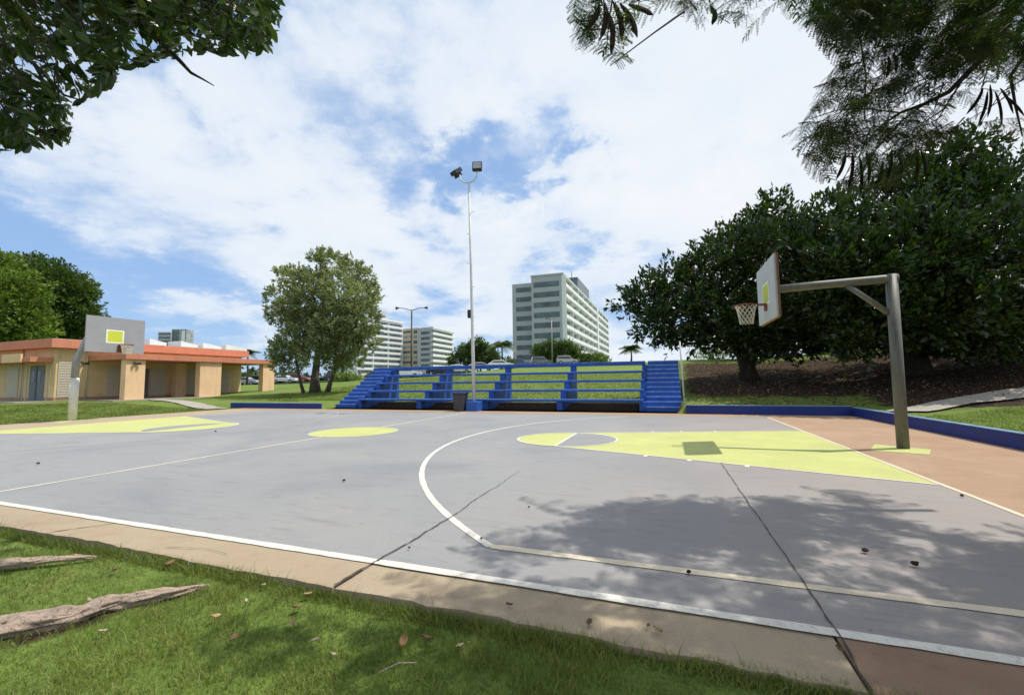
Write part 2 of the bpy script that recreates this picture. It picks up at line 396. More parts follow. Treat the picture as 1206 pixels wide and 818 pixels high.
SC.view_settings.view_transform = 'Standard'; SC.view_settings.look = 'None'; SC.view_settings.exposure = 0.0; SC.view_settings.gamma = 1
SC.render.engine = 'CYCLES'; SC.cycles.max_bounces = 6; SC.cycles.transparent_max_bounces = 4
SC.cycles.sample_clamp_indirect = 6
SC.cycles.use_denoising = True
# ================================================================== THE SETTING
def structure(o): o['kind'] = 'structure'; return o
# ground: one sheet to the horizon
def axis(segs):
    out = []
    for a, b, n in segs: out += list(np.linspace(a, b, n, endpoint=False))
    return np.array(out+[segs[-1][1]])
gx = axis([(-2500, -300, 12), (-300, -90, 22), (-90, -29, 60), (-29, LX-.01, 2), (LX-.01, LX+.01, 1), (LX+.01, -12, 24), (-12, 2.98, 60), (2.98, 3.06, 1), (3.06, 30, 60), (30, 120, 30), (120, 2500, 12)])
gy = axis([(-400, -20, 10), (-20, -4, 10), (-4, -.46, 16), (-.46, -.44, 1), (-.44, 16.1, 24), (16.1, 16.22, 1), (16.22, 40, 76), (40, 110, 60), (110, 300, 20), (300, 2500, 12)])
GX, GY = np.meshgrid(gx, gy)
GZ = tz(GX, GY)
# gentle lumps
nzr = np.random.default_rng(3).random(GZ.shape)-.5
GZ = GZ+np.where((GY > 18) | (GX > 3.3) | (GX < -29), .03, 0)*nzr
ny, nx = GX.shape
me = bpy.data.meshes.new('ground')
V = np.stack([GX, GY, GZ], -1).reshape(-1, 3)
idx = np.arange(ny*nx).reshape(ny, nx)
Fq = np.stack([idx[:-1, :-1], idx[:-1, 1:], idx[1:, 1:], idx[1:, :-1]], -1).reshape(-1, 4)
me.vertices.add(len(V)); me.vertices.foreach_set('co', V.astype(np.float32).ravel())
me.loops.add(len(Fq)*4); me.loops.foreach_set('vertex_index', Fq.astype(np.int32).ravel())
me.polygons.add(len(Fq)); me.polygons.foreach_set('loop_start', np.arange(0, len(Fq)*4, 4, dtype=np.int32))
me.update(calc_edges=True)
me.polygons.foreach_set('use_smooth', np.ones(len(Fq), bool))
xx, yy = V[:, 0], V[:, 1]
dirt = sst(-3.2, -1.5, xx)*sst(17.4, 19.8, yy)*(1-sst(29, 33, yy))*(1-.75*sst(9, 14, xx))
dirt = np.maximum(dirt, sst(3.2, 5, xx)*sst(13.6, 15.5, yy)*(1-sst(29, 33, yy))*(1-.75*sst(9, 14, xx)))
dirt = np.maximum(dirt, .95*sst(-21.6, -21, xx)*(1-sst(-3, -2.5, xx))*sst(16, 16.5, yy)*(1-sst(19.5, 20.6, yy)))
dirt = np.maximum(dirt, .9*(1-np.clip(np.abs((xx+7.02)*.85-(yy+1.26)*.53)/.28, 0, 1))*(yy < -.5)*(xx < -6.4)*(xx > -9))
dirt = np.maximum(dirt, .6*(1-np.clip(np.hypot(xx+33.6, yy-28)/4.0, 0, 1)))
at_ = me.attributes.new('dirt', 'FLOAT', 'POINT'); at_.data.foreach_set('value', dirt.astype(np.float32))
def ground_mat():
    m, t, b = base_mat('lawn_and_soil', .95, .15)
    pos = t.new('ShaderNodeNewGeometry').outputs['Position']
    n0 = t.noise(pos, .12, 5, .6, .4); n1 = t.noise(pos, 1.1, 6, .65); n2 = t.noise(pos, 9, 5, .7); n3 = t.noise(pos, 45, 3, .7)
    g = t.ramp(t.math('ADD', t.math('MULTIPLY', n0, .6), t.math('MULTIPLY', n1, .4)), [(.3, (.105, .165, .030)), (.5, (.150, .215, .045)), (.7, (.225, .265, .075))])
    g = t.mix(1.0, g, t.ramp(n2, [(.3, (.62, .62, .6)), (.7, (1.2, 1.2, 1.15))]), 'MULTIPLY')
    g = t.mix(1.0, g, t.ramp(n3, [(.3, (.7, .7, .7)), (.7, (1.18, 1.18, 1.18))]), 'MULTIPLY')
    d = t.ramp(n2, [(.3, (.013, .008, .005)), (.5, (.036, .022, .014)), (.70, (.13, .088, .055))])
    d = t.mix(1.0, d, t.ramp(n3, [(.3, (.5, .5, .5)), (.7, (1.3, 1.3, 1.3))]), 'MULTIPLY')
    a = t.new('ShaderNodeAttribute', attribute_name='dirt').outputs['Fac']
    f = t.math('ADD', a, t.math('MULTIPLY', t.math('SUBTRACT', t.noise(pos, 2.3, 6, .7), .5), 1.3))
    f = t.math('MULTIPLY', t.math('MULTIPLY', t.math('SUBTRACT', f, .35), 3.0, True), t.math('MULTIPLY', a, 4, True))
    t.link(t.mix(f, g, d), b.inputs['Base Color'])
    bump(t, b, t.math('ADD', t.math('MULTIPLY', n2, .6), t.math('MULTIPLY', n3, .4)), .9, .06)
    return m
me.materials.append(ground_mat())
ground = bpy.data.objects.new('ground', me); COL.objects.link(ground); structure(ground)

# paving slabs (thickness shows at the near edge)
CT, CW, HL = -12.05, 14.974, -24.2      # centre line X, court width, left baseline X
J1, J2 = -5.62, -2.53                   # the two joints that run across the slab
def slab(name, x0, x1, y0, y1, mat, top=0.0, jag=False):
    m = MB()
    if jag:
        n = max(4, int((x1-x0)/.12)); rr = random.Random(5)
        front = [(x0+(x1-x0)*i/n, y0+(rr.random()-.5)*.035+.02*math.sin(i*.21)) for i in range(n+1)]
        m.prism(front+[(x1, y1), (x0, y1)], -.14, top)
    else: m.box(x0, x1, y0, y1, -.14, top)
    return structure(m.build(name, mat))
slab('pavement', LX, J1-.008, -.45, -.002, MT['tan'], 0, True)
slab('pavement', J1+.008, J2-.008, -.46, -.002, MT['tan'], -.006, True)
slab('pavement', J2+.008, WX, -.50, -.002, MT['terra_shaded'], 0, True)
slab('pavement', LX, WX, 0.0, 15.5, MT['terra'])
slab('pavement', LX, WX, 15.502, 16.12, MT['fartan'])
slab('pavement', -21.52, -2.72, 16.122, 17.35, MT['fartan'])
# grey playing surface and left apron
Z1, Z2, Z3, Z4 = .003, .0055, .008, .0075
structure(MB().sheet([(HL, .0), (J1, 0), (J2, 0), (0, 0), (0, CW), (HL, CW)], Z1).build('court', MT['court']))
structure(MB().sheet([(LX+.02, 0), (HL-.01, 0), (HL-.01, CW), (LX+.02, CW)], Z1).build('court_apron', MT['tan']))
structure(MB().sheet([(LX+.02, CW+.01), (WX-.02, CW+.01), (WX-.02, 15.49), (LX+.02, 15.49)], Z1).build('court_apron', MT['fartan']))
MID = 7.49
def arc(cx, cy, rx, ry, a0, a1, n=48):
    return [(cx+rx*math.cos(R(a0+(a1-a0)*i/n)), cy+ry*math.sin(R(a0+(a1-a0)*i/n))) for i in range(n+1)]
def ribbon(m, pts, wd, z, closed=False, jit=0):
    n = len(pts); vs = []; k = wd/2 if np.isscalar(wd) else 0
    for i, p in enumerate(pts):
        a = pts[(i-1) % n] if closed else pts[max(i-1, 0)]; b = pts[(i+1) % n] if closed else pts[min(i+1, n-1)]
        t = np.array(b)-np.array(a); t = t/np.linalg.norm(t); nn = np.array([-t[1], t[0]])
        ww = wd if np.isscalar(wd) else wd[i]
        k = ww/2*(1+jit*(random.random()-.5)); p = np.array(p)
        vs += [(*(p+nn*k), z), (*(p-nn*k), z)]
    fs = [(2*i, 2*i+1, 2*i+3, 2*i+2) for i in range(n-1)]
    if closed: fs.append((2*n-2, 2*n-1, 1, 0))
    m.add(vs, fs)
def resamp(pts, step=.25):
    out = [pts[0]]
    for a, b in zip(pts, pts[1:]):
        n = max(1, int(math.dist(a, b)/step))
        out += [(a[0]+(b[0]-a[0])*i/n, a[1]+(b[1]-a[1])*i/n) for i in range(1, n+1)]
    return out
# keys: trapezoids with a circle at the free-throw line
FT, FH, BH = 5.717, 1.195, 3.147
structure(MB().sheet([(-.04, MID-BH+.04), (-.04, MID+BH-.04), (-FT, MID+FH), (-FT, MID-FH)], Z2).build('key_paint', MT['yellow']))
structure(MB().sheet(arc(-FT-.001, MID, FH, FH, 90, 270), Z2).build('key_paint', MT['yellow']))
structure(MB().sheet(arc(-FT, MID, FH, FH, -90, 90), Z3).build('key_paint', MT['court']))
LM, LFT, LFH, LBH = 7.2, -18.7, 1.5, 3.5
structure(MB().sheet([(HL, LM-LBH), (HL, LM+LBH), (LFT, LM+LFH), (LFT, LM-LFH)], Z2).build('key_paint', MT['yellow']))
structure(MB().sheet(arc(LFT+.001, LM, 1.3, LFH, -90, 90), Z2).build('key_paint', MT['yellow']))
structure(MB().sheet(arc(LFT, LM, 1.0, LFH*.86, 90, 270), Z3).build('key_paint', MT['court']))
structure(MB().sheet(arc(CT, MID, 1.24, 1.24, 0, 360)[:-1], Z2).build('centre_circle', MT['yellow']))
structure(MB().sheet([(.30, 7.35), (1.08, 7.06), (1.42, 7.75), (.72, 8.3)], Z2).build('post_base_paint', MT['yellow']))
structure(MB().sheet([(-27.3, 7.3), (-26.1, 7.2), (-26.2, 8.2), (-27.2, 8.4)], Z2).build('post_base_paint', MT['yellow']))
def marking(pts, wd=.075, z=Z4, mat='white', closed=False, step=.11):
    m = MB(); ribbon(m, resamp(pts, step) if step else pts, wd, z, closed, .20)
    return structure(m.build('court_marking', MT[mat]))
marking([(HL, .0), (0.02, .0)], .085)
marking([(HL, CW), (0.02, CW)], .06, mat='worn')
marking([(0, .045), (0, CW)], .065, mat='cream_line')
marking([(CT, .05), (CT, MID-1.26)], .06); marking([(CT, MID+1.26), (CT, CW-.05)], .06)
A0 = math.degrees(math.acos((-3.8-.4)/8.69))
ar = [p for p in arc(.41, MID, 8.69, 8.69, 90, 270, 240) if .577 < p[1] < CW-.577]
ar = [(ar[0][0]+.03, CW-.577)]+ar+[(ar[-1][0]+.03, .577)]
marking([(-.05, .577), (ar[-1][0], .577)], .09, Z4+.001, 'cream_line')
marking(ar, .08, Z4, step=0); marking([(ar[0][0], CW-.577), (-.05, CW-.577)], .07, Z4+.001, 'worn')
al = [(-24.46-(p[0]-.41)+.15, p[1]+.05) for p in ar]
marking(al, .055, Z4, 'worn', step=0)
marking([(HL, .62), (al[-1][0], .62)], .055, Z4+.001, 'worn')
marking([(-FT, MID-FH-.02), (-FT, MID+FH+.02)], .06, Z4+.003)
marking(arc(-FT, MID, FH, FH, 90, 270), .05, Z4+.0045, step=0); marking(arc(-FT, MID, FH, FH, -90, 90), .05, Z4+.0045, step=0)
def lane(sy):
    a, b = (-FT, MID+sy*FH), (0, MID+sy*BH)
    marking([a, (b[0]-.05, b[1])], .05, Z4+.0015)
    for f in (.34, .47, .62):
        p = (a[0]+(b[0]-a[0])*f, a[1]+(b[1]-a[1])*f)
        marking([(p[0], p[1]+.03*sy), (p[0]-.03, p[1]+.17*sy)], .07, Z4+.002, step=0)
lane(-1); lane(1)
marking([(LFT, LM-LFH), (HL, LM-LBH)], .05, Z4, 'worn'); marking([(LFT, LM+LFH), (HL, LM+LBH)], .05, Z4, 'worn')
marking(arc(LFT, LM, 1.3, LFH, -90, 90), .05, Z4+.002, step=0)
marking(arc(CT, MID, 1.24, 1.24, 0, 360)[:-1], .045, Z4, 'worn', True, step=0)
# joints and cracks in the slab
def crack(pts, w0, w1, name='pavement_joint', amp=.02, z=.0125):
    ps = resamp(pts, .05); rr = random.Random(len(ps)); off = 0; q = []
    for i, p in enumerate(ps):
        off = off*.85+(rr.random()-.5)*amp; q.append((p[0]+off, p[1]+off*.3))
    wd = [max(.003, (w0+(w1-w0)*i/len(ps))*(.45+rr.random()*1.0)) for i in range(len(ps))]
    m = MB(); ribbon(m, q, wd, z); return structure(m.build(name, MT['crack']))
crack([(J1, -.44), (J1+.02, .0)], .030, .014); crack([(J1+.02, 0), (-5.56, 1.2), (-5.62, 3.7)], .016, .003)
crack([(J2, -.5), (J2+.02, .0), (-2.55, 5.2)], .010, .007, amp=.008)
crack([(-7.6, -.34), (-7.2, -.25), (-6.9, -.28)], .006, .004, 'pavement_crack')
crack([(-9.15, -.42), (-8.85, -.03)], .012, .008, 'pavement_crack', .006, .004)
# car park on top of the slope
ps = [(200, 84), (300, 84), (400, 82), (470, 76), (540, 76), (600, 84), (680, 94), (790, 96)]
vs = []
for px, D in ps:
    for dd in (-7, 9):
        p = at(px, 440, D+dd); vs.append((p[0], p[1], float(tz(p[0], p[1]))+.10))
m = MB(); m.add(vs, [(2*i, 2*i+1, 2*i+3, 2*i+2) for i in range(len(ps)-1)]); structure(m.build('car_park', MT['asphalt']))
# concrete walks over the lawns
def walk(pixels, wd, name='path'):
    pts = [on_ground(*p) for p in pixels]; pts = [(p[0], p[1]) for p in pts]
    q = resamp(pts, .6); n = len(q); vs = []
    for i, p in enumerate(q):
        t = np.array(q[min(i+1, n-1)])-np.array(q[max(i-1, 0)]); t /= np.linalg.norm(t); nn = np.array([-t[1], t[0]])*wd/2
        for s in (1, 0, -1):
            a = np.array(p)+nn*s; vs.append((a[0], a[1], float(tz(a[0], a[1]))+.06))
    m = MB(); m.add(vs, [(3*i+k, 3*i+k+1, 3*i+k+4, 3*i+k+3) for i in range(n-1) for k in (0, 1)])
    return structure(m.build(name, MT['path']))
walk([(1066, 486), (1120, 476), (1206, 463), (1330, 450)], 1.1)
walk([(256, 482), (212, 473.5), (178, 470)], 1.1)
m = MB()
for x0, x1, y0, y1 in ((-64, -46.9, 14.0, 16.2), (-47.2, -42.0, 17.2, 33)):
    m.box(x0, x1, y0, y1, .1, .345 if y1 > 20 else .34)
structure(m.build('pavement', MT['path']))

# ================================================================== LOW BLUE WALLS
def low_wall(pts, h, label):
    m = MB(); t = .15
    (x0, y0), (x1, y1) = pts
    if abs(x1-x0) > abs(y1-y0): m.box(x0, x1, y0, y0+t, -.12, h)
    else: m.box(x0, x0+t, y0, y1, -.12, h)
    o = tag(m.build('low_wall', MT['blue_wall'], None, .012), label, 'low wall', 'low blue walls round the court')
    c = MB()  # thin added cap that carries the painted sheen
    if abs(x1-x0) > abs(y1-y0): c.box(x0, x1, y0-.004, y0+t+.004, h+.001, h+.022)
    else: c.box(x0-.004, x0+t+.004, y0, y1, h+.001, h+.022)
    c.build('sheen_cap', MT['blue_cap'], o, .006); return o
low_wall([(-28.5, WY), (-21.6, WY)], .30, 'short low blue wall under the grey-green tree, left of the bleachers')
low_wall([(-2.68, WY), (WX+.0, WY)], .34, 'low blue wall holding the shaded brown bank, right of the bleachers')
low_wall([(WX, -.6), (WX, WY-.01)], .30, 'low blue wall running along the right-hand lawn behind the steel hoop post')

# ================================================================== BLEACHERS
bl = empty('bleachers', (-12.2, 17.3, 0), 0, 'long blue concrete bleachers with stairs at both ends below the grassy slope', 'bleachers')
zt = [.52, .97, 1.42, 1.87, 2.38]; yk = [17.25+.83*k for k in range(5)]
for k in range(5):
    m = MB(); th = .11 if k < 4 else .2
    m.box(-19.93, -4.42, yk[k], yk[k]+(.66 if k < 3 else .46), zt[k]-th, zt[k])
    b_ = m.build('bench', MT['blue'], bl, .012)
    m = MB(); m.box(-19.935, -4.415, yk[k]-.006, yk[k]+.05, zt[k]-.022, zt[k]+.004); m.build('worn_lit_edge', MT['blue_edge'], b_)
for x in (-20.05, -16.15, -12.27, -8.39, -4.58):
    prof = [(yk[0]+.06, -.1)]
    for k in range(5):
        top = zt[k]-(.112 if k < 4 else .202)
        prof += [(yk[k]+.06, top)]
        if k < 4: prof += [(yk[k+1]+.06, top)]
    prof += [(yk[4]+.42, zt[4]-.202), (yk[4]+.42, -.1)]
    m = MB(); m.prism_yz(prof, x, x+.28); m.build('support_wall', MT['blue'], bl, .008)
def stairs(x0, x1):
    prof = [(17.2, -.12)]
    for i in range(11):
        prof += [(17.2+.355*i, .2164*(i+1)), (17.2+.355*(i+1), .2164*(i+1))]
    prof += [(21.4, 2.38), (21.4, -.12)]
    m = MB(); m.prism_yz(prof, x0, x1)
    s_ = m.build('stairs', MT['blue'], bl)
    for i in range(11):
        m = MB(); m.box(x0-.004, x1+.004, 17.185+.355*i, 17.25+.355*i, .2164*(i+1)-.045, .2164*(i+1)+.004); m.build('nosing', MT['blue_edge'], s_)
stairs(-21.5, -20.06); stairs(-4.29, -2.8)
pp = MB(); pp.tube([(-2.69, 17.0, -.05), (-2.76, 17.02, 2.2), (-2.79, 17.03, 3.05)], .032, 10)
tag(pp.build('pipe_post', MT['pole_white']), 'thin leaning white pipe at the right front corner of the bleachers stairs', 'post')

# ================================================================== FLOODLIGHT POLE AND BIN
fl = empty('floodlight_pole', (-12.22, 16.2, 0), 0, 'tall slim white floodlight pole standing in a blue concrete block before the bleachers', 'floodlight pole')
m = MB(); m.box(-12.53, -11.91, 15.9, 16.5, -.02, .46); m.build('base_block', MT['blue'], fl, .03)
px_, py_ = -12.22, 16.2
m = MB(); m.tube([(px_, py_, .4), (px_-.05, py_, 3), (px_-.13, py_, 7), (px_-.22, py_, 11.45)], [.085, .08, .062, .05], 14); m.build('pole', MT['pole_white'], fl)
m = MB()
tx = px_-.22
m.tube([(tx-.52, py_, 11.95), (tx-.46, py_, 11.68), (tx-.25, py_, 11.5), (tx, py_, 11.45), (tx+.25, py_, 11.5), (tx+.42, py_, 11.68), (tx+.46, py_, 12.0)], .035, 8); m.build('crossarm', MT['pole_white'], fl)
def flood(cx, cz, tilt, yaw):
    m = MB(); g = MB()
    ca = Matrix.Rotation(yaw, 3, 'Z') @ Matrix.Rotation(tilt, 3, 'X')
    def bx(mm, x0, x1, y0, y1, z0, z1):
        t = MB(); t.box(x0, x1, y0, y1, z0, z1)
        mm.add([tuple(np.array(ca @ Vector(p))+(cx, py_, cz)) for p in t.v], t.f)
    bx(m, -.24, .24, -.10, .10, -.22, .22); bx(m, -.15, .15, .10, .22, -.14, .14)
    for i in range(5): bx(m, -.2+.09*i, -.18+.09*i, .22, .27, -.13, .13)
    h = m.build('floodlight', MT['dark'], fl)
    bx(g, -.205, .205, -.112, -.102, -.185, .185); g.build('lens', MT['lampglass'], h)
flood(tx-.72, 12.15, R(-52), R(-30)); flood(tx+.46, 12.22, R(-12), R(15))
for z, s in ((9.9, 1), (8.8, -1), (7.3, -1), (6.1, 1), (4.6, 1)): m = MB(); m.tube([(px_-.13, py_, z), (px_-.13+s*.22, py_, z)], .014, 6); m.build('climbing_peg', MT['pole_white'], fl)
m = MB(); m.box(px_-.30, px_-.16, py_-.09, py_+.09, 4.55, 4.95); m.build('junction_box', MT['dark'], fl, .01)
bn = empty('litter_bin', (-12.85, 16.0, 0), 0, 'dark grey litter bin standing beside the blue block of the floodlight pole', 'litter bin')
m = MB(); n = 4
m.add([(-13.06, 15.72, 0), (-12.62, 15.72, 0), (-12.62, 16.2, 0), (-13.06, 16.2, 0), (-13.12, 15.66, .82), (-12.56, 15.66, .82), (-12.56, 16.26, .82), (-13.12, 16.26, .82)], [(3, 2, 1, 0), (4, 5, 6, 7), (0, 1, 5, 4), (1, 2, 6, 5), (2, 3, 7, 6), (3, 0, 4, 7)])
m.build('body', MT['bin'], bn, .02)
m = MB(); m.box(-13.15, -12.53, 15.63, 16.29, .821, .91); m.build('lid', MT['bin'], bn, .025)

# ================================================================== BASKETBALL HOOPS
def net_mb(cx, cy, cz, r0=.225, r1=.13, h=.42, n=12, rows=6, rad=.006):
    m = MB()
    def P(i, j):
        f = j/rows; r = r0+(r1-r0)*(f**.6); a = 2*math.pi*(i+.5*(j % 2))/n
        return (cx+r*math.cos(a), cy+r*math.sin(a), cz-h*f)
    for j in range(rows):
        for i in range(n):
            m.tube([P(i, j), P(i, j+1)], rad, 4, caps=False)
            m.tube([P(i, j), P(i-1 if j % 2 == 0 else i+1, j+1)], rad, 4, caps=False)
    return m
def ring(m, cx, cy, cz, r, t):
    pts = [(cx+r*math.cos(2*math.pi*i/28), cy+r*math.sin(2*math.pi*i/28), cz) for i in range(29)]
    m.tube(pts, t, 8, caps=False)
hp = empty('basketball_hoop', (1.0, 7.79, 0), 0, 'near basketball hoop on a stained bare steel post with long arm and white net', 'basketball hoop')
PX, PY = 1.03, 7.79
m = MB(); m.tube([(PX-.03, PY, -.02), (PX-.02, PY, 1.5), (PX, PY, 3.50)], .102, 20); m.build('post', MT['steel'], hp)
m = MB(); m.tube([(PX+.102, PY, 3.42), (PX, PY, 3.42), (-.2, PY, 3.395), (-1.16, PY, 3.36)], .085, 18); m.build('arm', MT['steel'], hp)
m = MB(); m.tube([(PX-.10, PY, 2.72), (.28, PY, 3.34)], .055, 14); m.build('brace', MT['steel'], hp)
BY0, BY1, BZ0, BZ1, BX = 6.80, 8.56, 2.66, 3.93, -1.25
bd = MB(); bd.box(BX, BX+.035, BY0, BY1, BZ0, BZ1); bb = bd.build('backboard', MT['board_light'], hp)
m = MB()
for y0, y1, z0, z1 in ((BY0-.02, BY0+.03, BZ0, BZ1), (BY1-.03, BY1+.02, BZ0, BZ1), (BY0+.03, BY1-.03, BZ0-.02, BZ0+.03), (BY0+.03, BY1-.03, BZ1-.03, BZ1+.02)):
    m.box(BX+.0355, BX+.075, y0, y1, z0, z1)
m.box(BX+.036, BX+.08, 7.2, 7.26, BZ0+.03, BZ1-.03); m.box(BX+.036, BX+.08, 8.1, 8.16, BZ0+.03, BZ1-.03)
m.build('frame', MT['board_edge'], bb)
m = MB(); m.box(BX-.004, BX-.001, 7.42, 7.94, 3.06, 3.46); m.build('target_square', MT['target_yellow'], bb)
m = MB()
for y0, y1, z0, z1 in ((7.38, 7.42, 3.02, 3.50), (7.94, 7.98, 3.02, 3.50), (7.42, 7.94, 3.46, 3.50), (7.42, 7.94, 3.02, 3.06)): m.box(BX-.004, BX-.0012, y0, y1, z0, z1)
m.build('target_border', MT['target_white'], bb)
CYR, CZR = 7.70, 3.04
m = MB(); ring(m, BX-.40, CYR, CZR, .228, .012); m.box(BX-.17, BX-.001, CYR-.09, CYR+.09, CZR-.02, CZR+.008); m.box(BX-.03, BX-.0015, CYR-.1, CYR+.1, CZR-.14, CZR-.02)
rm = m.build('rim', MT['rim'], hp)
net_mb(BX-.40, CYR, CZR).build('net', MT['net'], rm)

hl = empty('basketball_hoop', (-26.9, 7.94, 0), 0, 'far basketball hoop on a bent cream and grey post before the peach building', 'basketball hoop')
m = MB(); m.tube([(-26.91, 7.94, -.02), (-26.91, 7.94, 1.78)], .145, 18); m.build('post', MT['pipe_cream'], hl)
m = MB(); m.tube([(-26.91, 7.94, 1.78), (-26.91, 7.95, 2.55), (-26.85, 8.08, 3.0), (-26.72, 8.22, 3.55), (-26.66, 8.25, 3.75)], [.128, .125, .12, .12, .12], 16)
m.tube([(-26.78, 8.25, 3.70), (-25.5, 8.3, 3.70)], .11, 14); m.build('arm', MT['pipe_grey'], hl)
LX0 = -25.5; LY0, LY1, LZ0, LZ1 = 7.53, 9.63, 2.84, 4.33
b2 = MB().box(LX0-.04, LX0, LY0, LY1, LZ0, LZ1).build('backboard', MT['board_grey'], hl)
def lb(px, py):
    d = Fv+Rv*(px-603)/FPX-Uv*(py-409)/FPX; q = CAM+d*(LX0-CAM[0])/d[0]; return q[1], q[2]
ya, za = lb(124.5, 403.5); yb, zb_ = lb(146.5, 389.5)
m = MB(); m.box(LX0+.001, LX0+.004, ya+.05, yb-.05, za+.05, zb_-.05); m.build('target_square', MT['target_yellow'], b2)
m = MB()
for q in ((ya, ya+.05, za, zb_), (yb-.05, yb, za, zb_), (ya+.05, yb-.05, za, za+.05), (ya+.05, yb-.05, zb_-.05, zb_)): m.box(LX0+.001, LX0+.0045, *q)
m.build('target_border', MT['target_white'], b2)
yc = (ya+yb)/2+.22; zc = za-.06
m = MB(); ring(m, LX0+.42, yc, zc, .228, .014); m.box(LX0+.001, LX0+.2, yc-.1, yc+.1, zc-.03, zc+.01); m.box(LX0+.001, LX0+.06, yc-.12, yc+.12, zc-.3, zc-.03)
rm2 = m.build('rim', MT['rim'], hl); net_mb(LX0+.42, yc, zc, h=.40, rad=.010).build('net', MT['net'], rm2)

# ================================================================== COMMUNITY BUILDING
cb = empty('community_building', (-47, 22, .28), 0, 'long peach single-storey building with orange roof bands and a pillared porch', 'building')
BX0, BXF = -66, -47.0; BYS, BYN = 16.1, 31.3; ZT = 5.0
m = MB(); m.box(BX0, BXF, BYS, BYN, -.1, 4.34); m.build('wall', MT['cream'], cb)
m = MB(); m.box(BX0, BXF+.02, BYS-.02, BYN, .28, .58); m.build('plinth', MT['terra'], cb)
for x, y in ((BXF+.06, 17.95), (-52.0+.6, BYS-.06), (BXF+.06, 28.4)):
    m = MB(); m.tube([(x, y, .35), (x, y, 4.33)], .045, 8); m.build('downpipe', MT['panel'], cb)
m = MB(); m.box(BX0-.5, BXF+.55, BYS-.55, BYN+.4, 4.342, ZT); m.build('roof', MT['orange'], cb, .02)
m = MB(); m.box(BX0-.3, BXF+.3, BYS-.3, BYN+.2, ZT+.001, ZT+.05); m.build('roof_deck', MT['roof'], cb)
m = MB(); m.box(BXF+.003, -42.15, 17.95, 31.65, 3.44, 3.88); m.build('porch_roof', MT['orange'], cb, .02)
for y0, y1 in ((18.1, 19.42), (23.7, 25.65), (30.05, 31.42)):
    m = MB(); m.box(-42.95, -42.35, y0, y1, 0, 3.438); m.build('pillar', MT['peach'], cb, .015)
m = MB(); m.box(-46.99, -46.4, 24.3, 25.2, .346, 3.43); m.build('porch_pier', MT['peach'], cb)
def wall_panel(y0, y1, z0, z1, name, mat, slats=0):
    p = MB().box(BXF+.003, BXF+.06, y0, y1, z0, z1)
    for i in range(slats):
        z = z0+(z1-z0)*(i+.5)/slats; p.box(BXF+.0605, BXF+.085, y0+.05, y1-.05, z-.012, z+.012)
    return p.build(name, MT[mat], cb)
wall_panel(16.25, 17.15, .55, 3.3, 'window', 'panel', 14)
wall_panel(19.3, 20.1, .55, 3.0, 'window', 'panel', 14)
wall_panel(21.7, 22.35, .35, 2.9, 'door', 'door')
wall_panel(22.5, 23.7, .5, 3.0, 'window', 'panel', 14)
wall_panel(25.5, 26.7, .5, 3.0, 'window', 'panel', 14)
wall_panel(29.0, 29.9, .4, 2.9, 'window', 'panel', 14)
m = MB(); m.box(-51.6+1.3, -48.35, BYS-.05, BYS-.003, .34, 3.05)
dr = m.build('door', MT['door'], cb)
for x in (-49.75, -48.95):
    q = MB(); q.box(x-.2, x+.2, BYS-.065, BYS-.051, 1.75, 2.6); q.build('window', MT['glass'], dr)
m = MB(); m.box(-49.37, -49.28, BYS-.07, BYS-.052, .4, 3.0); m.build('handle', MT['dark'], dr)
for x0, x1 in ((-53.5, -51.9), (-56.6, -55.0), (-60, -58.4)):
    p = MB(); p.box(x0, x1, BYS-.06, BYS-.003, .6, 3.1)
    for i in range(14): p.box(x0+.05, x1-.05, BYS-.085, BYS-.061, .72+.17*i, .745+.17*i)
    p.build('window', MT['panel'], cb)
for x in (-51.3, -50.75, -47.9): MB().box(x-.06, x+.06, BYS-.04, BYS-.003, .34, 3.2).build('jamb', MT['panel'], cb)
m = MB(); m.box(BX0, -47.35, BYS-1.3, BYS-.003, 3.26, 3.62); m.build('entry_canopy', MT['orange'], cb, .015)
m = MB(); m.box(-50.9, -48.3, BYS-1.42, BYS-1.301, 3.24, 3.86); m.build('entry_sign_block', MT['peach'], cb, .015)
def lamp(loc):
    m = MB(); x, y, z = loc
    m.box(x, x+.10, y-.06, y+.06, z-.05, z+.05)
    for s in (-1, 1): m.tube([(x+.05, y+s*.06, z), (x+.22, y+s*.2, z+.05)], [.05, .11], 10)
    m.build('wall_lamp', MT['dark'], cb)
lamp((-42.35, 18.75, 3.1)); lamp((-46.99, 17.75, 3.2))
for (pa, pb) in ((176, 196), (213, 233), (239, 261), (266, 291)):
    d1 = Fv+Rv*(pa-603)/FPX; t1 = (-49.5-CAM[0])/d1[0]; d2 = Fv+Rv*(pb-603)/FPX; t2 = (-49.5-CAM[0])/d2[0]
    y0, y1 = CAM[1]+d1[1]*t1, CAM[1]+d2[1]*t2
    m = MB(); m.prism_yz([(y0, 5.05), (y1, 5.05), (y1, 5.55), (y0, 5.85)], -51.5, -49.5); m.build('skylight', MT['roofwhite'], cb)
# roof water tanks / grey cabinets between the skylights
for pa in (203, 235, 263):
    d1 = Fv+Rv*(pa-603)/FPX; t1 = (-51-CAM[0])/d1[0]; y = CAM[1]+d1[1]*t1
    MB().box(-52.4, -51.6, y-.9, y+.9, 5.05, 5.75).build('roof_cabinet', MT['door'], cb, .03)
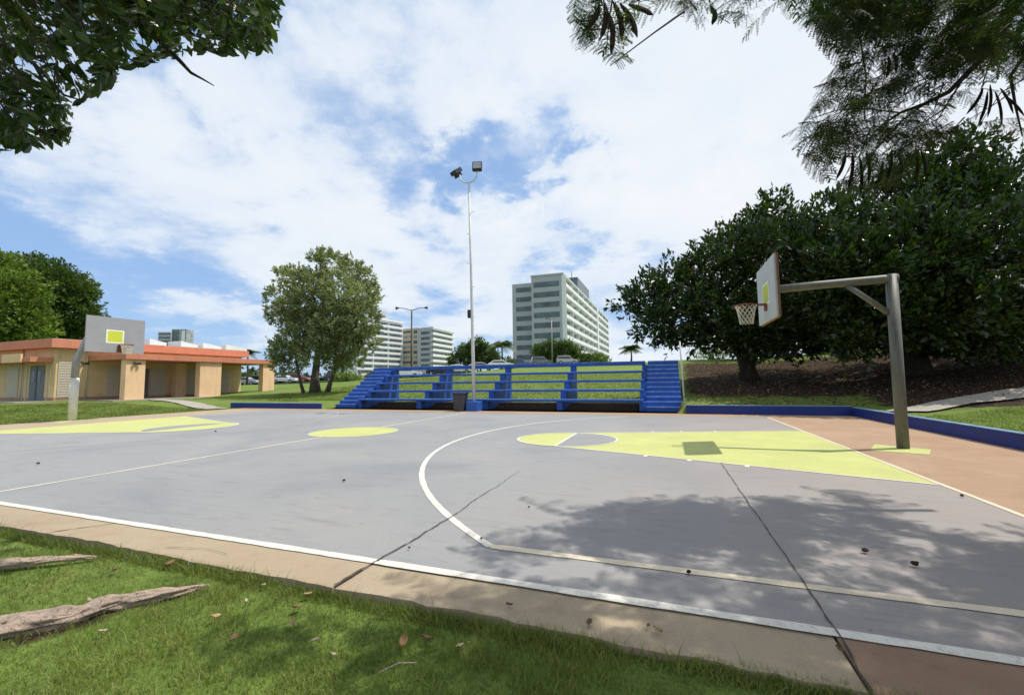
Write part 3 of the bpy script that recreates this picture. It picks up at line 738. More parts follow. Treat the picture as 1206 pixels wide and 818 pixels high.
# ================================================================== HIGH-RISE BLOCKS
def Wc(lat, dep, z=0): return CAM*np.array([1, 1, 0])+R0*lat+np.array([math.sin(YAW), math.cos(YAW), 0])*dep+np.array([0, 0, z])
class Local:                       # a block with its own axes: u along the long side, v along the end
    def __init__(s, P, uvec, vvec): s.P = np.array(P, float); s.u = uvec/np.linalg.norm(uvec); s.v = vvec/np.linalg.norm(vvec)
    def box(s, m, u0, u1, v0, v1, z0, z1):
        vs = [s.P*np.array([1, 1, 0])+s.u*u+s.v*v+np.array([0, 0, z]) for z in (z0, z1) for v in (v0, v1) for u in (u0, u1)]
        m.add(vs, [(0, 2, 3, 1), (4, 5, 7, 6), (0, 1, 5, 4), (2, 6, 7, 3), (0, 4, 6, 2), (1, 3, 7, 5)])
def hv(lat, dep): return R0*lat+np.array([math.sin(YAW), math.cos(YAW), 0])*dep
def zpix(py, D, px):               # height seen at a pixel at depth D
    return at(px, py, D)[2]
# right-hand tower: end face with grey window bands, long white balcony side running away
TP = Wc(14.8, 125); tl = Local(TP, hv(34, 96), hv(-.943, .333))
ztop = zpix(321, 125, 663); st = 3.06
t1 = empty('apartment_tower', TP, 0, 'tall grey apartment tower with dark window bands on its end, right of the floodlight pole', 'tower')
m = MB(); tl.box(m, 0, 100, 0, 9.3, -5, ztop); tl.box(m, 6, 100, 9.301, 17.5, -5, zpix(334.5, 138, 616)); m.build('wall', MT['tw_wall'], t1)
m = MB(); tl.box(m, -.15, 100.3, -.6, 9.45, ztop+.001, ztop+.5); m.build('parapet', MT['tw_wall'], t1)
for k in range(10):
    z1 = ztop-1.75-k*st
    m = MB(); tl.box(m, -.09, -.002, .75, 8.6, z1-1.55, z1); m.build('window', MT['tw_glass'], t1)
    m = MB(); z2 = zpix(334.5, 138, 616)-1.3-k*st
    tl.box(m, 5.92, 5.998, 9.9, 16.2, z2-1.45, z2); m.build('window', MT['tw_glass'], t1)
for k in range(12):
    z = ztop-.55-k*st
    if z < 0: break
    m = MB(); tl.box(m, .3, 99.7, -.04, -.004, z-2.1, z-.25)
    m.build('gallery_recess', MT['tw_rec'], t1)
    m = MB(); tl.box(m, .0, 100, -1.3, -.005, z-.22, z+.0); tl.box(m, 0, 100, -1.38, -1.3, z-3.05+.0, z-3.05+1.0)
    m.build('balcony', MT['tw_white'], t1)
m = MB()
for i in range(11):
    u = 10*i; tl.box(m, u-.12, u+.12, -1.28, -.045, 0, ztop-.3)
tl.box(m, 60, 63, -1.6, -1.385, 0, ztop+.4)
m.build('fins', MT['tw_white'], t1)
m = MB(); tl.box(m, 12, 15, 3, 6, ztop+.501, ztop+2.6); m.build('roof_tank', MT['tw_wall'], t1)
m = MB(); tl.box(m, 76, 80, 3, 7, ztop+.501, ztop+3.2); m.build('roof_tank', MT['tw_wall'], t1)
m = MB(); m.tube([TP*[1, 1, 0]+tl.u*40+tl.v*5+[0, 0, ztop+7], TP*[1, 1, 0]+tl.u*40+tl.v*5+[0, 0, ztop+11]], .12, 6); m.build('mast', MT['dark'], t1)
m = MB(); tl.box(m, 36, 62, 2, 8, ztop+.501, ztop+7.5); m.build('roof_house', MT['tw_glass'], t1)

# left-hand pair
D = 240
def lat(px, d): return (px-603)/FPX*d
PA = Wc(lat(432, 225), 225); PA2 = Wc(lat(471.5, 248), 248)
la = Local(PA, PA2-PA, np.cross([0, 0, 1], PA2-PA)); LA = np.linalg.norm(PA2-PA)
za = zpix(374.5, 226, 436)
t2 = empty('apartment_tower', PA, 0, 'long white balcony tower partly behind the grey-green tree', 'tower')
m = MB(); la.box(m, -8, LA, 0, 14, -5, za); m.build('wall', MT['tw_white'], t2)
m = MB(); la.box(m, -8.2, LA+.2, -1.5, 14.2, za+.001, za+1.0); m.build('parapet', MT['tw_white'], t2)
for k in range(12):
    z = za-.4-k*2.95
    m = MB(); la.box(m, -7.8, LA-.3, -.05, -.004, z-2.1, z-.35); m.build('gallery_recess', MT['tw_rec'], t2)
    m = MB(); la.box(m, -8, LA, -1.4, -.005, z-.3, z); la.box(m, -8, LA, -1.5, -1.4, z-2.95, z-1.85); m.build('balcony', MT['tw_white'], t2)
m = MB()
for i in range(4): la.box(m, -8+i*(LA+8)/3-.15, -8+i*(LA+8)/3+.15, -1.39, -.06, 0, za-.4)
m.build('fins', MT['tw_white'], t2)
m = MB(); la.box(m, LA*.35, LA*.68, 3, 10, za+1.001, za+6); m.build('roof_house', MT['tw_wall'], t2)
PB = Wc(lat(491.5, 236), 236); PB2 = Wc(lat(507, 232), 232); PB3 = Wc(lat(532.5, 258), 258)
e_ = Local(PB, PB2-PB, np.cross([0, 0, 1], PB2-PB)); LE = np.linalg.norm(PB2-PB)
s_ = Local(PB2, PB3-PB2, np.cross([0, 0, 1], PB3-PB2)); LS = np.linalg.norm(PB3-PB2)
zb2 = zpix(385.5, 235, 500)
t3 = empty('apartment_tower', PB, 0, 'white apartment tower with grey banded end and tan link, left of the floodlight pole', 'tower')
m = MB(); s_.box(m, 2.5, LS, 0, 9, -5, zb2-.6); s_.box(m, .05, 2.499, 0, 1.2, -5, zb2-.6); m.build('wall', MT['tw_wall'], t3)
m = MB(); e_.box(m, 0, LE-.02, -.02, .6, -5, zb2); m.build('end_wall', MT['tw_wall'], t3)
m = MB(); s_.box(m, .1, LS+.3, -1.5, 1.5, zb2-.599, zb2+.3); m.build('parapet', MT['tw_white'], t3)
for k in range(11):
    z = zb2-2.2-k*2.95
    m = MB(); e_.box(m, LE*.26, LE*.95, -.12, -.021, z-1.5, z); m.build('window', MT['tw_glass'], t3)
    z = zb2-.9-k*2.95
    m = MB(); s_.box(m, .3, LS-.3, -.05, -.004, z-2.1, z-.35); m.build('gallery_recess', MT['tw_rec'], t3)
    m = MB(); s_.box(m, 0, LS, -1.4, -.005, z-.3, z); s_.box(m, 0, LS, -1.5, -1.4, z-2.95, z-1.85); m.build('balcony', MT['tw_white'], t3)
PT = Wc(lat(471.8, 252), 252); PT2 = Wc(lat(491.4, 246), 246); lt = Local(PT, PT2-PT, np.cross([0, 0, 1], PT2-PT)); LT = np.linalg.norm(PT2-PT)
ztn = zpix(386.5, 250, 480)
m = MB(); lt.box(m, 0, LT, 0, 10, -5, ztn); m.build('link_wall', MT['tw_tan'], t3)
for k in range(11):
    z = ztn-1.3-k*2.95
    m = MB(); lt.box(m, .6, LT*.68, -.08, -.004, z-1.3, z); lt.box(m, LT*.76, LT-.2, -.08, -.004, z-1.9, z); m.build('window', MT['tw_rec'] if k % 2 else MT['tw_glass'], t3)
# glimpsed behind the community building's roof
P4 = Wc(lat(200, 330), 330); l4 = Local(P4, hv(1, .1), hv(-.1, 1)); 
t4 = empty('apartment_tower', P4, 0, 'small distant glass-green tower peeping over the orange roof', 'tower')
z4 = zpix(387, 330, 207)
m = MB(); l4.box(m, 0, 10.5, 0, 9, -5, z4); m.build('wall', MT['tw_rec'], t4)
for u in (0.3, 3.0, 7.2): m = MB(); l4.box(m, u, u+2.2, -.2, -.003, 10, z4-1); m.build('window', MT['tw_white'] if u > 7 else MT['tw_glass'], t4)
P5 = Wc(lat(184, 340), 340); l5 = Local(P5, hv(1, .1), hv(-.1, 1))
t5 = empty('apartment_tower', P5, 0, 'faint distant blue-grey block left of the glass-green tower over the orange roof', 'tower')
z5 = zpix(390.5, 340, 190)
m = MB(); l5.box(m, 0, 9.5, 0, 9, -5, z5); m.build('wall', MT['tw_wall'], t5)
for k in range(5): m = MB(); l5.box(m, .6, 9, -.2, -.003, z5-2-3*k, z5-.8-3*k); m.build('window', MT['tw_glass'], t5)

# ================================================================== STREET LIGHTS FAR AWAY
def street_light(px, ptop, D, label, two, mat='bark_grey', wd=.16):
    base = at(px, 430, D); base[2] = float(tz(base[0], base[1])); top = at(px, ptop, D)[2]
    o = empty('street_lamp', base, 0, label, 'street lamp')
    m = MB(); m.tube([base-[0, 0, .1], [base[0], base[1], top]], [wd, wd*.75], 10); m.build('pole', MT[mat], o)
    for s in ((-1, 1) if two else (-1,)):
        a = np.array([base[0], base[1], top-.1]); L = (2.2 if two else .9)*s
        m = MB(); m.tube([a, a+R0*L*.5+[0, 0, .35], a+R0*L+[0, 0, .45]], .06, 6); m.build('arm', MT['dark'], o)
        h = a+R0*L*1.22+[0, 0, .42]
        m = MB(); m.tube([a+R0*L*.98+[0, 0, .45], h], [.12, .26], 8); m.build('lamp_head', MT['dark'], o)
street_light(484.5, 364, 72, 'brown double-armed street lamp rising before the left apartment towers', True)
street_light(650.5, 376, 88, 'thin single street lamp in front of the right apartment tower', False, 'pipe_grey', .13)
street_light(241, 418, 95, 'thin pale lamp post half hidden behind the porch of the peach building', False, 'pole_white', .1)

# ================================================================== CARS
CARCOL = {}
def car_paint(name, c):
    m = pmat('car_'+name, c, .3, .03, 1, 10, None, 0, 0, .5, metal=.2); m.node_tree.nodes['Principled BSDF'].inputs['Coat Weight'].default_value = .6
    CARCOL[name] = m
for n_, c_ in dict(white=(.75, .75, .74), silver=(.42, .44, .46), dark=(.03, .033, .04), red=(.30, .045, .03), blue=(.05, .09, .20), grey=(.16, .165, .17), beige=(.5, .45, .36)).items(): car_paint(n_, c_)
def make_car(suv):
    root = empty('parked_car')
    H = 1.72 if suv else 1.45
    lower = [(-2.2, .32), (2.2, .32), (2.25, .62), (2.1, .86), (1.25, .95), (-1.95 if not suv else -2.2, 1.0), (-2.25, .7)]
    def extr(m, prof, hw_fn):
        n = len(prof)
        v = [(x, -hw_fn(z), z) for x, z in prof]+[(x, hw_fn(z), z) for x, z in prof]
        m.add(v, [tuple(range(n))[::-1], tuple(range(n, 2*n))]+[(i, (i+1) % n, n+(i+1) % n, n+i) for i in range(n)])
    m = MB(); extr(m, lower, lambda z: .88 if z < .9 else .84)
    cab = [(1.15, .951), (.45, H-.03), (.1, H), (-1.2 if not suv else -1.9, H-.03), (-1.85 if not suv else -2.15, 1.001)]
    c = MB(); extr(c, cab, lambda z: .80-.22*(z-.95))
    b = m.build('body', CARCOL['white'], root, .06)
    c.build('cabin', CARCOL['white'], root, .05)
    g = MB()
    e = .1
    win = [(1.0, 1.0), (.42, H-.13), (-1.15 if not suv else -1.85, H-.13), (-1.6 if not suv else -2.0, 1.04)]
    for s in (-1, 1):
        vs = [(x, s*(.81-.22*(z-.95)), z) for x, z in win]; g.add(vs, [(0, 1, 2, 3)])
    g.add([(1.19, -.68, 1.0), (1.19, .68, 1.0), (.52, .58, H-.12), (.52, -.58, H-.12)], [(0, 1, 2, 3)])
    g.build('window', MT['glass'], root)
    for x in (-1.38, 1.38):
        for s in (-1, 1):
            w = MB(); w.tube([(x, s*.72, .33), (x, s*.91, .33)], .33, 16); t = w.build('wheel', MT['tyre'], root)
            r = MB(); r.tube([(x, s*.905, .33), (x, s*.925, .33)], .19, 12); r.build('rim', CARCOL['silver'], t)
    for s in (-1, 1):
        l = MB(); l.box(2.12, 2.24, s*.75-.14, s*.75+.14, .66, .8); l.build('headlight', MT['lampglass'], root)
    return root
protos = {False: make_car(False), True: make_car(True)}; used = set()
def place_car(px, D, col, label, suv=False, rz=0.0, dz=.1):
    o = protos[suv] if suv not in used else copy_tree(protos[suv]); used.add(suv)
    p = at(px, 440, D); z = float(tz(p[0], p[1]))+dz
    o.location = (p[0], p[1], z); o.rotation_euler = (0, 0, -YAW+rz) if False else (0, 0, rz+.34)
    tag(o, label, 'car', 'cars in the car park')
    for ch in o.children:
        if ch.name.split('.')[0] in ('body', 'cabin'):
            ch.material_slots[0].link = 'OBJECT'; ch.material_slots[0].material = CARCOL[col]
place_car(291, 84, 'silver', 'silver car seen between the last two porch pillars of the peach building')
place_car(305, 88, 'dark', 'dark car half hidden by the end pillar of the peach building', True)
place_car(336, 84, 'white', 'white car parked left of the grey-green tree trunks')
place_car(352, 88, 'red', 'dull red car behind the grey-green tree trunks', True)
place_car(398, 84, 'dark', 'dark car just right of the grey-green tree trunks', True)
place_car(414, 86, 'beige', 'beige car beside the pale hedge right of the grey-green tree')
place_car(480, 70, 'white', 'leftmost white car behind the top bleachers rail', dz=.1)
place_car(502, 74, 'silver', 'silver car behind the top rail, second from the left bleachers stairs', False, .1)
place_car(519, 69, 'dark', 'dark-bodied car under the far row behind the top bleachers rail', False, .05)
place_car(541, 71, 'white', 'white car behind the top rail, just left of the floodlight pole', False, -.1)
place_car(566, 73, 'silver', 'silver car behind the top rail, just right of the floodlight pole')
place_car(590, 72, 'white', 'white car behind the top rail, below the small palm')
place_car(612, 90, 'blue', 'blue car on the crest left of the two grey vans', True)
place_car(638, 90, 'grey', 'grey off-roader on the crest below the thin street lamp', True, .1)
place_car(668, 90, 'silver', 'silver off-roader on the crest, right one of the pair above the bleachers', True)

# ================================================================== LEAVES, TREES
def leaf_quads(cent, axis, L, Wd, droop=0.0, nrm=None):
    """one diamond-shaped leaf per row: cent (N,3) base point, axis (N,3) unit"""
    N = len(cent)
    r = RNG.normal(size=(N, 3)) if nrm is None else nrm+RNG.normal(size=(N, 3))*.6
    s = np.cross(axis, r); s /= np.linalg.norm(s, axis=1)[:, None]+1e-9
    n = np.cross(s, axis)
    L = np.broadcast_to(L, N)[:, None]; Wd = np.broadcast_to(Wd, N)[:, None]
    mid = cent+axis*L*.5+n*L*.06
    tip = cent+axis*L-n*L*droop
    return np.stack([cent, mid+s*Wd*.5, tip, mid-s*Wd*.5], 1)
def unit(v): return v/(np.linalg.norm(v, axis=-1, keepdims=True)+1e-9)
def crown_points(lobes, dens, shell=.55, fill=.25):
    """cluster centres and outward directions for ellipsoid lobes [(c, (rx,ry,rz))]"""
    Ps, Ns, Ls = [], [], []
    for li, (c, r) in enumerate(lobes):
        c = np.array(c); r = np.array(r)*np.ones(3)
        n = max(6, int(dens*(r[0]*r[1]+r[1]*r[2]+r[0]*r[2])/3*4*math.pi*1.0))
        d = unit(RNG.normal(size=(n, 3)))
        # lumpy surface: radius wobbles with direction
        ph = RNG.random(6)*6.28
        wob = 1+.16*np.sin(3.1*d[:, 0]+ph[0])*np.cos(2.7*d[:, 2]+ph[1])+.12*np.sin(6.3*d[:, 1]+ph[2]+4*d[:, 2])+.10*np.sin(9*d[:, 0]+7*d[:, 2]+ph[3])
        rad = np.where(RNG.random(n) < fill, RNG.random(n)**.5*.8, shell+(1-shell)*RNG.random(n)**.6)*wob
        Ps.append(c+d*r*rad[:, None]); Ns.append(unit(d/r)); Ls.append(np.full(n, li))
    return np.concatenate(Ps), np.concatenate(Ns), np.concatenate(Ls)
def foliage(P, N, k, spread, L, Wd, up=.35, jitter=.8, tint_l=None, shape_var=.42, shoot=0):
    n = len(P); idx = np.repeat(np.arange(n), k)
    sd_ = unit(N*.8+RNG.normal(size=(n, 3))*.35+np.array([0, 0, .75]))
    ax = unit(N[idx]+RNG.normal(size=(n*k, 3))*jitter+np.array([0, 0, up]))
    c = P[idx]+RNG.normal(size=(n*k, 3))*spread
    if shoot: c = P[idx]+sd_[idx]*(shoot*(RNG.random(n*k)-.25))[:, None]+RNG.normal(size=(n*k, 3))*spread*.35; ax = unit(ax+sd_[idx]*.45)
    ll = L*(1+shape_var*RNG.normal(size=n*k)).clip(.4, 1.8)
    q = leaf_quads(c, ax, ll, ll*(Wd/L), .1)
    base = RNG.random(n)[idx] if tint_l is None else tint_l[idx]
    t = np.clip(.5*base+.5*RNG.random(n*k)+.04*RNG.normal(size=n*k), 0, 1)
    return q, t
def tree(name, label, cat, base, trunks, lobes, dens, k, spread, L, Wd, leaf, bark, group=None, shell=.55, fill=.25, up=.35, jitter=.8, limbs=True, trad=.3, shoot=0):
    base = np.array(base, float); o = empty(name, base, 0, label, cat, group)
    m = MB()
    ends = []
    for pts, r0, r1 in trunks:
        n = len(pts); m.tube(pts, [r0*1.35]+[r0+(r1-r0)*i/(n-1) for i in range(1, n)], 12, wob=.12); ends.append((np.array(pts[-1]), r1))
    if limbs:
        for c, r in lobes:
            c = np.array(c); e, rr = min(ends, key=lambda q: np.linalg.norm(q[0]-c))
            d = c-e; L_ = np.linalg.norm(d)
            if L_ < .3: continue
            pr_ = [e-[0, 0, .1], e+d*.35+RNG.normal(size=3)*L_*.05+[0, 0, L_*.06], e+d*.7+RNG.normal(size=3)*L_*.05, c]
            m.tube(pr_, [rr*.75, rr*.5, rr*.3, rr*.14], 7, wob=.1)
            for j in range(4):
                dd = unit(RNG.normal(size=3)+[0, 0, .4])*np.mean(r)*.75; st_ = e+d*(.55+.1*j)
                m.tube([st_, st_+dd*.5+RNG.normal(size=3)*.08, st_+dd], [rr*.22, rr*.13, rr*.05], 5)
    m.build('trunk', MT[bark], o)
    P, N, Li = crown_points(lobes, dens, shell, fill)
    tl_ = np.clip(RNG.random(len(lobes))[Li]*.5+.5*RNG.random(len(P)), 0, 1)
    q, t = foliage(P, N, k, spread, L, Wd, up, jitter, tl_, .42, shoot)
    fast_mesh('crown', q, 4, MT[leaf], o, t)
    return o
def lob(px, py, rpx, D, sq=1.0, dj=0.0, deep=1.0):
    c = at(px, py, D+dj); r = rpx/FPX*D
    return (c, (r, r*deep, r*sq))
def zg(p): return float(tz(p[0], p[1]))

# --- big dark trees right
TA = np.array([.85, 23.4, 0]); TA[2] = zg(TA)
def up_at(px, py, D): return at(px, py, D)
la_ = [lob(*a) for a in [(742, 362, 17, 24, 1, 1), (765, 350, 27, 24, 1, 0), (772, 384, 22, 24, .8, -1), (806, 372, 30, 24, .9, -1.5), (800, 338, 33, 24, 1, .5), (838, 322, 38, 24, 1, -.5), (868, 296, 32, 24, 1, .5), (850, 370, 36, 24, .9, -2), (905, 262, 30, 24, 1, 0), (900, 310, 42, 24, 1, -2), (900, 372, 38, 24, .8, -2.5), (935, 290, 38, 24, 1, .5), (945, 350, 44, 24, .9, 1), (845, 400, 20, 24, .6, 0), (790, 405, 12, 24, .7, 0), (868, 402, 22, 24, .6, -2), (905, 402, 26, 24, .6, -2.5), (938, 398, 30, 24, .7, -1.5), (965, 380, 34, 24, .8, -1), (770, 400, 9, 24, .8, 0), (820, 398, 16, 24, .7, -1)]]
tree('broadleaf_tree', 'wide dark glossy tree with a leaning trunk on the bank right of the bleachers', 'tree', TA,
     [([TA-[0, 0, .2], TA+[-.15, 0, .8], TA+[-.5, -.1, 1.8], at(858, 395, 24)], .42, .22), ([TA+[-.2, 0, .6], TA+[.5, .1, 1.9], at(915, 390, 24)], .30, .2)],
     la_, 4.6, 20, .20, .23, .10, 'leaf_big', 'bark_dark', 'large dark trees on the shaded bank', shoot=.75)
tb0 = at(1075, 441, 20.5); TB = np.array([tb0[0], tb0[1], 0]); TB[2] = zg(TB)
lb_ = [lob(*a) for a in [(962, 300, 36, 20, 1, -.5), (985, 262, 34, 20, 1, 0), (1005, 330, 46, 20, 1, -2), (1030, 258, 42, 20, 1, 1), (1070, 300, 52, 20, 1, -2.5), (1085, 232, 44, 20, 1, 0), (1120, 196, 30, 20, 1, 0), (1148, 178, 20, 20, 1.2, 0), (1140, 240, 46, 20, 1, -1), (1185, 215, 36, 20, 1, .5), (1150, 310, 55, 20, 1, -3), (1205, 280, 50, 20, 1, -1), (1225, 350, 55, 20, .9, -2), (1100, 370, 50, 20, .8, -3), (1030, 378, 42, 20, .8, -2), (1170, 385, 48, 20, .7, -2.5), (985, 385, 32, 20, .8, 0), (1270, 250, 55, 20, 1, 0), (1290, 340, 60, 20, 1, 0), (1080, 340, 60, 20, .9, 2.5), (1180, 340, 60, 20, .9, 3), (1010, 404, 26, 20, .6, -2), (1120, 404, 34, 20, .6, -1), (1065, 402, 26, 20, .6, 2), (1200, 402, 40, 20, .6, -1), (985, 345, 44, 20, 1, -1)]]
tree('broadleaf_tree', 'tallest dark glossy tree with a thick trunk behind the near hoop post', 'tree', TB,
     [([TB-[0, 0, .3], TB+[.05, 0, .8], TB+[.0, 0, 2.2], at(1080, 370, 20.5)], .62, .42)],
     lb_, 5.0, 20, .19, .22, .098, 'leaf_big', 'bark_dark', 'large dark trees on the shaded bank', shoot=.7)
for px, D_, lobs, lab in ((905, 33, [(842, 399, 16), (862, 385, 26), (890, 398, 24), (900, 370, 34), (935, 395, 28), (950, 365, 36), (975, 398, 26)], 'dense dark tree deeper on the bank, filling the gap behind the near hoop net'),
        (1030, 31, [(990, 392, 28), (1015, 370, 36), (1035, 398, 26), (1060, 375, 36), (1085, 398, 26)], 'dense dark tree deeper on the bank, behind the near hoop arm'),
        (1165, 30, [(1110, 390, 30), (1140, 370, 38), (1160, 400, 26), (1190, 380, 38), (1225, 395, 36), (1260, 370, 45)], 'dense dark tree deeper on the bank at the right edge')):
    p = at(px, 425, D_); p[2] = zg(p)
    tree('broadleaf_tree', lab, 'tree', p, [([p-[0, 0, .2], p+[.1, 0, 1.0], at(px, 390, D_)], .3, .2)], [lob(a, b, c, D_, .9) for a, b, c in lobs], 3.4, 18, .25, .30, .14, 'leaf_big', 'bark_dark', 'large dark trees on the shaded bank', shoot=.7)
# --- grey-green tree in the middle
TM = np.array(at(371, 465, 39)); TM[2] = zg(TM)
DM = 39
lm_ = [lob(*a) for a in [(377, 304, 11, DM, .8, 0), (392, 312, 16, DM, 1, 1), (415, 320, 17, DM, 1, 0), (430, 328, 11, DM, 1, 0), (345, 327, 17, DM, .7, 0), (366, 330, 18, DM, .8, -1), (333, 348, 17, DM, .65, 0), (330, 374, 15, DM, .8, 0), (345, 362, 18, DM, .8, -1.5), (372, 352, 24, DM, .9, -2), (402, 348, 24, DM, 1, -2.5), (428, 352, 15, DM, 1, -1), (439, 347, 9, DM, 1, 0), (420, 376, 24, DM, .9, -2.5), (395, 380, 24, DM, .9, -3), (368, 380, 24, DM, .8, -1), (350, 398, 20, DM, .8, -2), (333, 410, 14, DM, .8, -1), (372, 408, 22, DM, .7, -2.5), (402, 408, 20, DM, .8, -2.5), (430, 400, 15, DM, .9, -1), (415, 424, 13, DM, .7, -1), (388, 425, 14, DM, .7, 0), (332, 430, 10, DM, .9, 0), (350, 425, 13, DM, .8, .5), (400, 430, 11, DM, .7, -1), (386, 395, 22, DM, .8, -3), (325, 420, 9, DM, .8, 0)]]
tree('grey_green_tree', 'round silvery green tree with several trunks on the lawn left of the bleachers', 'tree', TM,
     [([TM-[0, 0, .2], at(371, 445, DM), at(373, 425, DM), at(378, 385, DM)], .42, .2), ([at(385, 463, DM-.4), at(390, 447, DM-.4), at(398, 428, DM-.6), at(410, 400, DM-1)], .2, .1), ([at(358, 464, DM-.2), at(353, 447, DM-.2), at(349, 425, DM-.3), at(345, 400, DM-.5)], .13, .08)],
     [(c_, tuple(np.array(r_)*.97)) for c_, r_ in lm_], 6.2, 22, .19, .20, .085, 'leaf_silver', 'bark_grey', None, .62, .12, .3, .9, shoot=.5)
# --- trees behind the community building
p = at(62, 440, 66); p[2] = zg(p)
tree('broadleaf_tree', 'dark green tree behind the orange roof, its right edge against the sky', 'tree', p,
     [([p-[0, 0, .2], p+[0, 0, 3], at(66, 385, 66)], .6, .3)],
     [lob(*a) for a in [(40, 325, 22, 66, 1, 0), (60, 335, 26, 66, .9, -2), (84, 342, 19, 66, .9, 0), (101, 350, 10, 66, .9, 0), (88, 368, 20, 66, .8, -1), (104, 372, 8, 66, .8, 0), (70, 380, 26, 66, .8, -1), (95, 392, 14, 66, .8, 0), (40, 350, 26, 66, 1, 2), (45, 392, 24, 66, .8, 0)]],
     2.6, 20, .36, .36, .2, 'leaf_mid', 'bark_grey', 'trees behind the peach building', .62, .12, shoot=1.3)
p = at(8, 440, 58); p[2] = zg(p)
tree('broadleaf_tree', 'brighter yellow-green tree behind the orange roof at its left end', 'tree', p,
     [([p-[0, 0, .2], p+[0, 0, 3], at(5, 385, 58)], .55, .3)],
     [lob(*a) for a in [(5, 318, 18, 58, .9, 0), (-15, 325, 25, 58, 1, 0), (20, 340, 22, 58, .8, -1), (36, 352, 15, 58, .8, 0), (8, 362, 26, 58, .8, -2), (30, 380, 22, 58, .8, -1), (0, 392, 28, 58, .7, -1), (-25, 365, 30, 58, 1, 0), (50, 392, 12, 58, .8, -1)]],
     2.6, 20, .34, .34, .19, 'leaf_bright', 'bark_grey', 'trees behind the peach building', .62, .12, shoot=1.2)
# --- shrubs and small trees near the car park
def bush(name, label, px, pb, D, lobes, leaf, dens=2.4, L=.4):
    p = at(px, pb, D); p[2] = zg(p)
    tree(name, label, 'tree' if name.endswith('tree') else 'shrub', p, [([p-[0, 0, .1], p+[0, 0, .8], at(px, min(q[1] for q in lobes)+8, D)], .2, .1)], [lob(a[0], a[1], a[2], D, a[3] if len(a) > 3 else .9) for a in lobes], dens, 16, .3, L, L*.5, leaf, 'bark_grey', None, .5, .2)
bush('small_tree', 'low spreading green tree behind the floodlight pole beside a palm', 566, 431, 88, [(536, 424, 8), (548, 416, 11), (562, 408, 10), (570, 417, 14), (580, 422, 9), (597, 427, 6), (556, 425, 12)], 'leaf_mid')
bush('small_tree', 'round dark green tree in front of the right apartment tower', 655, 428, 100, [(636, 415, 10), (650, 409, 10), (664, 411, 11), (678, 416, 10), (655, 420, 16), (690, 423, 8), (640, 424, 10), (675, 424, 10)], 'leaf_mid', 2.2)
bush('shrub', 'pale olive bush at the foot of the long side of the right apartment tower', 702, 430, 108, [(694, 424, 7), (704, 423, 7), (713, 426, 6)], 'leaf_bright', 2.2)
bush('shrub', 'light green hedge bush beside the beige car right of the grey-green tree', 408, 448, 70, [(398, 445, 6, .7), (408, 443, 7, .7), (419, 445, 6, .7)], 'leaf_bright', 3, .3)
bush('shrub', 'sunlit light green bush on the bank right of the bleachers stairs', 838, 424, 36, [(826, 418, 9, .7), (840, 416, 10, .8), (852, 420, 8, .7)], 'leaf_bright', 5, .16)
bush('shrub', 'small sunlit bush under the dark trees beyond the near hoop net', 926, 424, 32, [(918, 418, 7, .8), (930, 421, 6, .8)], 'leaf_bright', 5, .15)
bush('shrub', 'little weedy green bush on the brown bank behind the near hoop brace', 993, 434, 26, [(985, 431, 5, .7), (995, 429, 6, .7), (1008, 431, 5, .6)], 'leaf_bright', 6, .13)
# --- palms
def palm(px, pc, pb, D, rpx, label, n=20, leaf='leaf_palm', trunk=True, upw=.5):
    c = at(px, pc, D); b = np.array([c[0], c[1], 0.]); b[2] = zg(b)-.1
    o = empty('palm', b, 0, label, 'palm', None)
    m = MB(); m.tube([b, (b+c)/2+np.array([.08, 0, 0]), c], [.2, .15, .12], 8, wob=.1); m.build('trunk', MT['bark_grey'], o)
    r = rpx/FPX*D; Q = []
    for i in range(n):
        a = 2*math.pi*(i+.6*random.random())/n; el = upw+random.uniform(-.55, .55)
        d = np.array([math.cos(a)*math.cos(el), math.sin(a)*math.cos(el), math.sin(el)])
        rl = r*random.uniform(.85, 1.15); prev = c.copy(); S = 16
        side = unit(np.cross(d, [0, 0, 1]))
        for s in range(1, S+1):
            f = s/S; p_ = c+d*rl*f+np.array([0, 0, -1])*rl*.55*f*f
            ax = unit(p_-prev)
            for sg in (-1, 1):
                ll = rl*.36*math.sin(math.pi*min(f*.85+.12, 1))+.05
                la = unit(ax*.55+side*sg*.8+np.array([0, 0, -.45]))
                wv = ax*rl*.028
                Q.append([prev-wv, prev+wv, prev+la*ll+wv*.3, prev+la*ll-wv*.3])
            Q.append([prev-side*.02, prev+side*.02, p_+side*.015, p_-side*.015]); prev = p_
    Q = np.array(Q); fast_mesh('crown', Q, 4, MT[leaf], o, RNG.random(len(Q)))
palm(292, 416, 445, 76, 16, 'palm behind the far end pillar of the peach building')
palm(591, 407, 428, 80, 21, 'slim palm left of the right apartment tower, behind the top bleachers rail')
palm(743, 411, 427, 84, 17, 'lone palm against the sky between the right tower and the dark trees')
palm(1155, 408, 440, 27, 17, 'small pale spiky palm in the gloom under the tallest dark tree', 13, 'leaf_palm', True, .7)
palm(30, 402, 440, 50, 10, 'palm top half hidden by the orange roof behind the peach building', 11) if False else None
# --- far woods closing the horizon
PP, NN = [], []
for px in np.arange(-60, 1300, 3.0):
    D = 190+40*math.sin(px*.02); top = 443-2.2*math.sin(px*.13)-2*math.sin(px*.041+1)-(6 if px > 760 else 0)
    for j in range(14):
        c = at(px+random.uniform(-3, 3), random.uniform(top, 452), D+random.uniform(-8, 8)); PP.append(c); NN.append(np.array([0, 0, 1.])-Fv)
q, t = foliage(np.array(PP), unit(np.array(NN)), 8, .9, 1.3, .8, .2, 1.0)
far = fast_mesh('distant_trees', q, 4, MT['leaf_far'], None, t); tag(far, 'far line of trees closing the view beyond the car park', 'trees', None, 'stuff')
